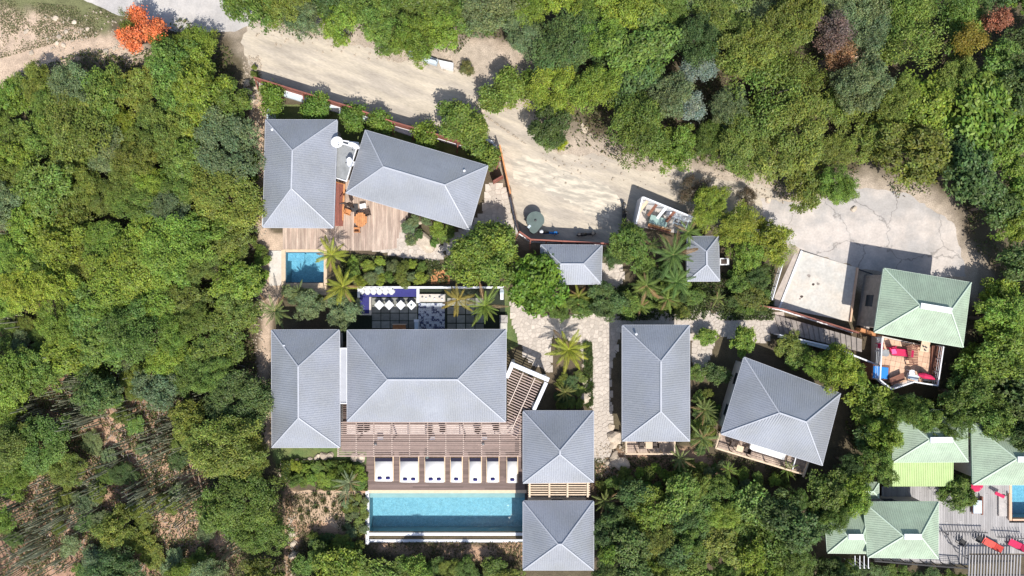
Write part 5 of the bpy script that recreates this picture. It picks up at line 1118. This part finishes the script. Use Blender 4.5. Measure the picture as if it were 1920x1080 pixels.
def cols_at(x, y):
    if x < 560:
        if y > 700: return ['olive','mid','olive','deep','mid','grey','bright'], ['fine','broad','fine','fine']
        if y > 420: return ['bright','bright','yellow','bright','mid','olive'], ['broad','broad','fine']
        return ['olive','mid','mid','yellow','grey','bright','olive'], ['fine','broad','fine']
    if y < 420 and x < 1340: return ['bright','mid','bright','grey','mid','yellow','deep'], ['broad','fine','fine']
    if y < 200 and x < 1800: return ['grey','olive','mid','grey','olive'], ['fine','fine','open']
    if y < 420 and x < 1740: return ['mid','bright','olive','olive'], ['fine','broad']
    if y < 800: return ['bright','mid','deep','bright','deep'], ['broad','broad','leafy']
    if x > 1500: return ['mid','deep','deep','mid'], ['broad','fine','leafy']
    return ['mid','deep','deep','olive','mid','bright'], ['leafy','broad','leafy','fine']
def woodland(poly, rad, hk):
    n = 0
    for (x,y,r) in poisson(poly, rad, .35, 9000, .68):
        if any((x-a)**2+(y-b)**2 < (c*.95+r*.3)**2 for a,b,c in HOLES): continue
        cs, ks = cols_at(x,y); c = R.choice(cs); k = R.choice(ks)
        tree(x,y,r*1.12,k,jit(G[c],.16),h=R.uniform(3.5,5.8)*hk*(r/rad)**.5,phrase=f"{WORD[c]} {KW[k]}"); n += 1
    return n
nF = woodland(FL, 49, .98), woodland(FT, 54, 1.15), woodland(FR, 46, 1.05), woodland(FS, 33, .85), woodland([(550,1022),(640,1030),(700,1048),(980,1050),(985,1140),(550,1140)], 31, .6)
print('woodland', nF)
# special crowns in the wood
own_tree(1565, 60, 34, 5.0, 61, 18, 30, 12, .13, (.20,.155,.13), 'dead grey brown treetop near the upper right', lob=(.2,.36)); own_tree(1580,105,26,4.6,62,14,30,12,.13,(.34,.22,.11),'dead tan treetop just below the grey brown one',lob=(.2,.36))
own_tree(1882, 35, 18, 6.0, 63, 10, 30, 12, .14, (.36,.16,.09), 'reddish brown dead treetop near the upper right corner', lob=(.25,.4)); own_tree(1820,75,26,5.6,64,14,30,12,.14,(.24,.22,.035),'yellow olive treetop left of the reddish brown one',lob=(.25,.4))
own_tree(1310,130,34,5.4,65,20,40,12,.12,(.24,.33,.26),'silvery blue green feathery tree in the upper wood',lob=(.14,.26)); own_tree(1300,200,24,4.8,66,14,36,12,.12,(.24,.33,.26),'smaller silvery blue green tree below the other silvery one',lob=(.18,.3))
# ---------------- undergrowth: uncountable litter leaves on the woodland floor
def undergrowth(poly, n, seed, name, label, cols, zr=(.05,.7), size=.22, m='leaf'):
    r = np.random.default_rng(seed); xs=[p[0] for p in poly]; ys=[p[1] for p in poly]
    PX = r.uniform(min(xs),max(xs),n*2); PY = r.uniform(min(ys),max(ys),n*2); k = inside_np(PX,PY,poly)
    PX,PY = PX[k],PY[k]; X=(PX-960)*H/F; Y=(540-PY)*H/F; d = fbm(X,Y,.9,seed)
    k = d > -.15+r.uniform(-.35,.35,len(d)); X,Y,d = X[k],Y[k],d[k]; nn=len(X)
    Z = gz_np(X,Y)+zr[0]+(zr[1]-zr[0])*np.clip(d*.5+.5,0,1)*r.uniform(.2,1,nn)
    N_ = rnd_unit(r,nn)*.8+np.array([0,0,1.0]); N_/=np.linalg.norm(N_,axis=1,keepdims=True)
    C_ = np.array(cols)[r.integers(0,len(cols),nn)]*r.uniform(.6,1.3,(nn,1))
    me = leaf_mesh(name, np.stack([X,Y,Z],-1), N_, rnd_unit(r,nn), size*r.uniform(.6,1.4,nn), size*.5*r.uniform(.6,1.4,nn), C_, m)
    o = link(name, me); o.color=(1,1,1,1); props(o, label, 'undergrowth', None, 'stuff')
gc = [(.09,.13,.035),(.13,.15,.045),(.15,.17,.05),(.19,.14,.07),(.07,.10,.03)]
undergrowth(FL, 60000, 1, 'undergrowth', 'low scrub and leaf litter under the left woodland', gc)
undergrowth(FT, 42000, 2, 'undergrowth', 'low scrub and leaf litter under the upper woodland', gc)
undergrowth(FR, 34000, 3, 'undergrowth', 'low scrub and leaf litter under the lower right woodland', gc)
undergrowth([(535,925),(690,925),(690,1015),(985,1015),(985,1100),(540,1100)], 12000, 4, 'ground_cover', 'dry grassy ground cover below the sunbed deck', [(.16,.15,.06),(.10,.12,.04),(.22,.17,.09)], (.02,.3), .16)
undergrowth([(1112,860),(1350,850),(1520,890),(1350,930),(1120,940)], 5000, 5, 'ground_cover', 'green ground cover on the slope below the cottages', [(.10,.13,.04),(.16,.16,.07),(.08,.10,.03)], (.02,.35), .18)
undergrowth([(1095,640),(1110,640),(1112,760),(1095,760)], 2600, 6, 'ground_cover', 'low green border along the left edge of the stone path', [(.09,.13,.04),(.12,.15,.05)], (.03,.35), .16)
undergrowth([(640,475),(840,490),(840,532),(640,534)], 5000, 7, 'ground_cover', 'low planting in the bed above the court', [(.09,.13,.04),(.14,.15,.05),(.06,.08,.03)], (.02,.4), .18)
undergrowth([(530,862),(690,862),(690,918),(530,918)], 8000, 8, 'ground_cover', 'bright green hedge like planting below the lower lawn', [(.11,.16,.03),(.15,.18,.03),(.07,.12,.03)], (.05,.6), .18)
undergrowth([(0,0),(190,15),(220,30),(180,70),(110,80),(0,110)], 6000, 9, 'grass_tufts', 'rough grass and weeds in the upper left corner', [(.12,.15,.05),(.20,.20,.10),(.28,.24,.14)], (.01,.12), .14)
undergrowth([(1130,540),(1450,500),(1450,600),(1130,600)], 9000, 10, 'ground_cover', 'mixed low planting round the smallest hut', [(.07,.11,.03),(.11,.15,.04),(.05,.07,.02)], (.03,.5), .2)
# ---------------- dead twigs lying on the bare soil
mb = MB()
for i in range(1500):
    x,y = (R.gauss(330,60),R.gauss(760,50)) if i%6==0 else (R.uniform(10,440),R.uniform(640,1070))
    p = W(x,y,0); a = R.uniform(0,PI); l = R.uniform(.3,1.3); z = gz(p.x,p.y)+.06; dx,dy = math.cos(a)*l/2, math.sin(a)*l/2
    mb.bar((p.x-dx,p.y-dy,z),(p.x+dx,p.y+dy,z+R.uniform(0,.25)),.03,.03)
M['twig'] = mat('bleached_twig',(.36,.32,.28),.9,0,.2,3)
props(lpart('fallen_twigs', mb, 'twig', None), 'bleached dead twigs scattered on the bare brown soil', 'twigs', None, 'stuff')
# ---------------- columnar cacti
CM = []
for s in range(7):
    rr = random.Random(900+s); mb = MB()
    for k in range(rr.randint(4,7)):
        a = rr.uniform(0,2*PI); d = rr.uniform(.1,1.2); h = rr.uniform(1.2,3.4); x,y = d*math.cos(a), d*math.sin(a); lx,ly = rr.uniform(-.15,.15), rr.uniform(-.15,.15)
        mb.tube([(x,y,-.2),(x+lx*.4,y+ly*.4,h*.5),(x+lx,y+ly,h*.95),(x+lx,y+ly,h)], [.04,.048,.045,.02], 6)
    CM.append(mb.mesh('cactus', M['cactus']))
ZC = [((50,790),80,45,32),((120,780),60,40,12),((60,1010),70,60,22),((180,880),60,50,10),((330,790),55,30,12),((370,930),60,50,20),((280,830),50,40,14),((120,960),70,50,12),((370,735),50,16,6),((15,390),25,50,10),((30,460),30,20,4),((15,310),20,20,3),((330,925),60,30,10),((150,700),40,14,5),((450,1000),40,40,7),((250,620),60,12,5),((10,900),20,60,8),((200,740),40,20,6),((260,940),30,50,6),((20,560),20,50,5)]
for (c,sx,sy,n) in ZC:
    for i in range(n):
        x,y = c[0]+R.gauss(0,sx*.6), c[1]+R.gauss(0,sy*.6)
        if x > 470: continue
        p = W(x,y,.8); o = link('cactus', R.choice(CM), None, (p.x,p.y,gz(p.x,p.y)), R.uniform(0,6.28)); o.scale = (R.uniform(.8,1.3),)*2+(R.uniform(.7,1.2),)
        reg(o, 'cactus', 'clump of upright stems', x, y, 'cactus', 'columnar cacti in the left scrub')
# ---------------- palms
def frond_mesh(L_, nl, droop, wid, seed, fan=False, col=(1,1,1)):
    r = random.Random(seed); V=[]; Fc=[]; Tn=[]
    def add(vs, t):
        n=len(V); V.extend(vs); Fc.append(tuple(range(n,n+len(vs)))); Tn.extend([t]*len(vs))
    def sp(t): return Vector((L_*t*(1-.12*t*droop), 0, L_*(.34*t-droop*.62*t*t)))
    for i in range(6):
        a,b=sp(i/6),sp((i+1)/6); w_=.022*(1-i/8); add([a+Vector((0,-w_,0)),b+Vector((0,-w_,0)),b+Vector((0,w_,0)),a+Vector((0,w_,0))], 1.5)
    for i in range(nl):
        t=.14+.86*(i+.5)/nl; b=sp(t); ll=wid*math.sin(PI*min(1,.18+.80*t))**.7*r.uniform(.85,1.1)
        for s in (-1,1):
            d=Vector((.85+.5*t,s*(.80-.3*t),-.15-r.uniform(0,.35))).normalized(); wv=Vector((.5,-s*.3,.1)).normalized()*.021*(L_/1.6)
            tip=b+d*ll-Vector((0,0,ll*.18)); m_=b+d*ll*.5; add([b,m_-wv,tip,m_+wv], r.uniform(.75,1.25))
    me=bpy.data.meshes.new('frond'); me.from_pydata([tuple(v) for v in V],[],Fc); at=me.color_attributes.new('tint','FLOAT_COLOR','POINT')
    at.data.foreach_set('color', np.array([[t*col[0],t*col[1],t*col[2],1] for t in Tn],dtype=np.float32).ravel()); me.materials.append(M['leaf']); return me
FM = {'feather':[frond_mesh(1.7,19,.9,.36,s) for s in range(4)],'stiff':[frond_mesh(1.6,15,.25,.30,10+s) for s in range(4)],'young':[frond_mesh(1.5,17,.6,.34,20+s) for s in range(3)]}
def palm(px, py, rpx, h, kind, col, label, n=16, trunk=True):
    p=W(px,py,h); z=gz(p.x,p.y); t=thing('palm',label,'palm',(p.x,p.y,z),'palms in the resort garden')
    s=rpx*(H-h)/F/1.45
    hb=h
    if trunk:
        mb=MB(); mb.tube([(.0,0,-.2),(.03,0,hb*.5),(0,0,hb)],[.13,.10,.08],8); lpart('trunk',mb,'bark',t)
    n = int(n*1.6)
    for i in range(n):
        o=link('frond',R.choice(FM[kind]),t,(0,0,hb-.05*(i%3))); lay=i%3
        o.rotation_euler=(R.uniform(-.2,.2),[-.05,-.42,-.85][lay]+R.uniform(-.15,.1),2*PI*i/n*1.0+R.uniform(-.25,.25)+lay*.13); k=s*R.uniform(.72,1.15)*[1.05,1,.75][lay]; o.scale=(k,k,k)
        o.color=(*jit(col if R.random() > (.25 if lay==0 else .04) else (.30,.20,.10),.15),1)
    return t
YG=(.30,.33,.04); GG=(.16,.24,.045); 
palm(622,478,34,2.6,'feather',YG,'yellowish palm at the right edge of the small plunge pool',13)
palm(643,537,36,2.8,'feather',(0.304,0.319,0.043),'bright yellowish palm left of the white court wall',14)
palm(515,583,34,2.0,'stiff',(0.174,0.225,0.072),'spiky fan shaped palm above the left wing roof',18); palm(909,573,36,2.6,'stiff',(0.203,0.275,0.051),'bright spiky palm in front of the main roof beside the court',18)
palm(858,562,30,2.4,'feather',(0.290,0.232,0.051),'reddish yellow palm at the right of the kitchen counter',11)
palm(1066,655,40,2.3,'young',(0.319,0.348,0.043),'bright yellow green palm in the stone path island',20); palm(1262,478,40,3.6,'feather',(0.123,0.196,0.051),'largest dark green palm left of the smallest hut',18)
palm(1268,528,32,3.0,'feather',(0.123,0.203,0.051),'dark green palm directly below the largest garden palm',15); palm(1212,535,30,2.6,'feather',(0.145,0.203,0.043),'green palm on the garden lawn right of the small wide hut',13)
palm(1222,458,20,2.2,'feather',(0.145,0.217,0.051),'green palm just below the walled yard',12); palm(1252,560,26,2.0,'young',(0.174,0.246,0.051),'young green palm above the long cottage',12); palm(1200,575,22,1.6,'young',(0.217,0.275,0.058),'young bright palm above the left end of the long cottage',10)
palm(1290,435,26,2.8,'feather',(0.145,0.217,0.043),'green palm right below the white lattice frame',12)
palm(1322,768,26,1.7,'stiff',(0.174,0.217,0.065),'spiky palm between the long cottage and the tilted one, upper',16); palm(1318,822,30,1.8,'stiff',(0.174,0.232,0.072),'spiky palm between the long cottage and the tilted one, lower',16)
palm(1275,860,24,1.5,'stiff',(0.203,0.246,0.087),'spiky palm below the right corner of the long cottage',14); palm(655,905,26,1.4,'stiff',(0.203,0.246,0.131),'silvery spiky palm left of the sunbed deck',16); palm(648,925,20,1.2,'stiff',(0.217,0.246,0.131),'small silvery spiky palm just below the other silvery one',12)
palm(1135,940,24,1.8,'stiff',(0.203,0.246,0.072),'spiky palm right of the gap between square pavilions',14); palm(1060,735,22,1.1,'young',(0.189,0.203,0.058),'shaded olive shrub palm above the upper square pavilion',12,False); palm(1500,860,1,1.2,'young',GG,'x',1).name='tmp2'
palm(1140,985,22,2,'stiff',(0.232,0.261,0.072),'spiky palm right of the lower square pavilion',12); palm(1085,555,22,1.8,'feather',(0.217,0.246,0.043),'yellowish palm under the small wide hut',10); palm(1345,560,18,1.4,'young',(0.189,0.232,0.058),'small palm beside the path below the smallest hut',9)
palm(560,548,22,1.3,'young',(0.174,0.217,0.072),'leafy palm shrub below the timber steps',10); palm(1475,880,20,1.2,'stiff',GG,'spiky palm under the tilted balcony',12); palm(1365,880,20,1.2,'young',GG,'leafy palm below the left end of the tilted balcony',12)
for o in [o for o in bpy.data.objects if o.name.startswith('tmp')]:
    for c in list(o.children): bpy.data.objects.remove(c)
    bpy.data.objects.remove(o)
# ---------------- grass tufts
TM=[]
for s in range(4):
    r=np.random.default_rng(s+50); n=60; a=r.uniform(0,6.28,n); d=np.stack([np.cos(a),np.sin(a),r.uniform(.4,2.2,n)],-1); d/=np.linalg.norm(d,axis=1,keepdims=True)
    N_=np.stack([-np.sin(a),np.cos(a),0*a+.3],-1); N_=np.cross(d,N_); N_/=np.linalg.norm(N_,axis=1,keepdims=True)
    TM.append(leaf_mesh('grass_tuft', d*.22, N_, d, .45*r.uniform(.7,1.2,n), .05+0*a, r.uniform(.6,1.4,(n,3))))
def tuft(x,y,s,c):
    p=W(x,y,.1); o=link('grass_tuft',R.choice(TM),None,(p.x,p.y,.01),R.uniform(0,6)); o.scale=(s,s,s); o.color=(*c,1); reg(o,'grass tuft','small round tuft',x,y,'grass tuft','grass tufts on the sandy terrace')
for (x,y) in [(577,941),(593,948),(606,938),(626,946),(563,955),(578,962),(612,957),(631,970),(566,970),(644,955),(660,950),(672,945),(655,968),(668,975),(645,990),(680,965),(676,990),(590,925),(617,925),(662,1000),(640,935)]: tuft(x,y,R.uniform(.8,1.2),jit((.11,.12,.05),.2))
for k in range(26): tuft(1102+R.uniform(-5,6), 645+k*4.6, R.uniform(.8,1.2), jit((.08,.11,.035),.2))
# ---------------- rocks
RM=[]
for s in range(6):
    bm=bmesh.new(); bmesh.ops.create_icosphere(bm,subdivisions=2,radius=.5); r=random.Random(s)
    for v in bm.verts: v.co*=1+r.uniform(-.16,.16); v.co.z*=.6; v.co.x*=1.15
    me=bpy.data.meshes.new('rock'); bm.to_mesh(me); bm.free(); me.materials.append(M['rock']); RM.append(me)
def rock(x,y,s,label=None):
    p=W(x,y,0); o=link('rock',R.choice(RM),None,(p.x,p.y,gz(p.x,p.y)+s*.1),R.uniform(0,6)); o.scale=(s*R.uniform(.8,1.3),s*R.uniform(.8,1.2),s); 
    if label: props(o,label,'rock')
    else: reg(o,'rock','pale limestone lump',x,y,'rock','pale rocks round the buildings')
rock(797,452,1.7,'large flat pale boulder in the planting below the rotated villa'); rock(1155,820,1.5,'largest tan boulder at the lower left corner of the long cottage'); rock(1165,870,1.4,'tan boulder below the lower left corner of the long cottage'); rock(1152,860,1.0); rock(1098,745,.9,'long pale boulder at the end of the path border')
for (x,y,s) in [(464,157,.7),(482,158,1.0),(466,172,.5),(474,186,.6),(488,170,.6),(556,866,.5),(570,867,.5),(582,862,.5),(595,858,.6),(608,855,.6),(620,853,.6),(666,858,.7),(678,859,.6),(1146,800,.5),(1150,835,.6),(1140,868,.6),(1160,895,.7),(1480,372,.5),(1600,392,.5),(905,205,.6),(893,196,.5),(1010,235,.6),(862,122,.6),(1440,376,.5),(548,1000,.6),(550,1020,.5),(549,1040,.6),(532,870,.6),(529,890,.5),(1098,700,.4),(1097,715,.45),(1096,728,.4),(1095,670,.4),(1096,685,.45),(105,35,.5),(112,70,.5),(125,60,.4),(140,42,.4),(108,82,.4),(120,85,.4),(165,55,.4),(60,100,.4),(200,97,.5),(215,92,.4),(50,60,.4),(90,990,.6),(133,950,.4),(1012,245,.6),(1000,235,.5),(1095,240,.6),(1105,255,.5)]: rock(x,y,s)
for k in range(18):
    a=k/18*2*PI; rock(793+math.cos(a)*30,437+math.sin(a)*20,.35)
mb=MB()
for i in range(1500):
    z=R.random(); x=R.gauss(484,6)+ (4 if z<.3 else 0); y=R.uniform(150,840)
    if i%4==0: x,y=R.uniform(455,490),R.uniform(105,175)
    if i%5==0: x,y=R.gauss(549,5),R.uniform(960,1080)
    if i%7==0: x,y=R.uniform(80,230),R.uniform(20,105)
    if i%6==1: x,y=R.uniform(1118,1175),R.uniform(830,935)
    if i%9==2: x,y=R.uniform(480,1000),0; y=60+(x-480)*.16+R.gauss(0,12) if x<900 else 210+(x-900)*.7
    if i%9==5: x=R.uniform(1010,1500); y=300+(x-1010)*.12+R.gauss(0,14)
    p=W(x,y,0); s=R.uniform(.06,.20); mb.box((p.x,p.y,.04),(s,s*R.uniform(.6,1.2),s*.6),R.uniform(0,3),.7)
props(lpart('rubble',mb,'rock',None),'loose limestone rubble along the left edge of the buildings','rubble',None,'stuff')
# unused placeholders
for o in [o for o in bpy.data.objects if o.type=='EMPTY' and not o.children]: bpy.data.objects.remove(o)
finish_labels()
print('objects', len(bpy.data.objects))
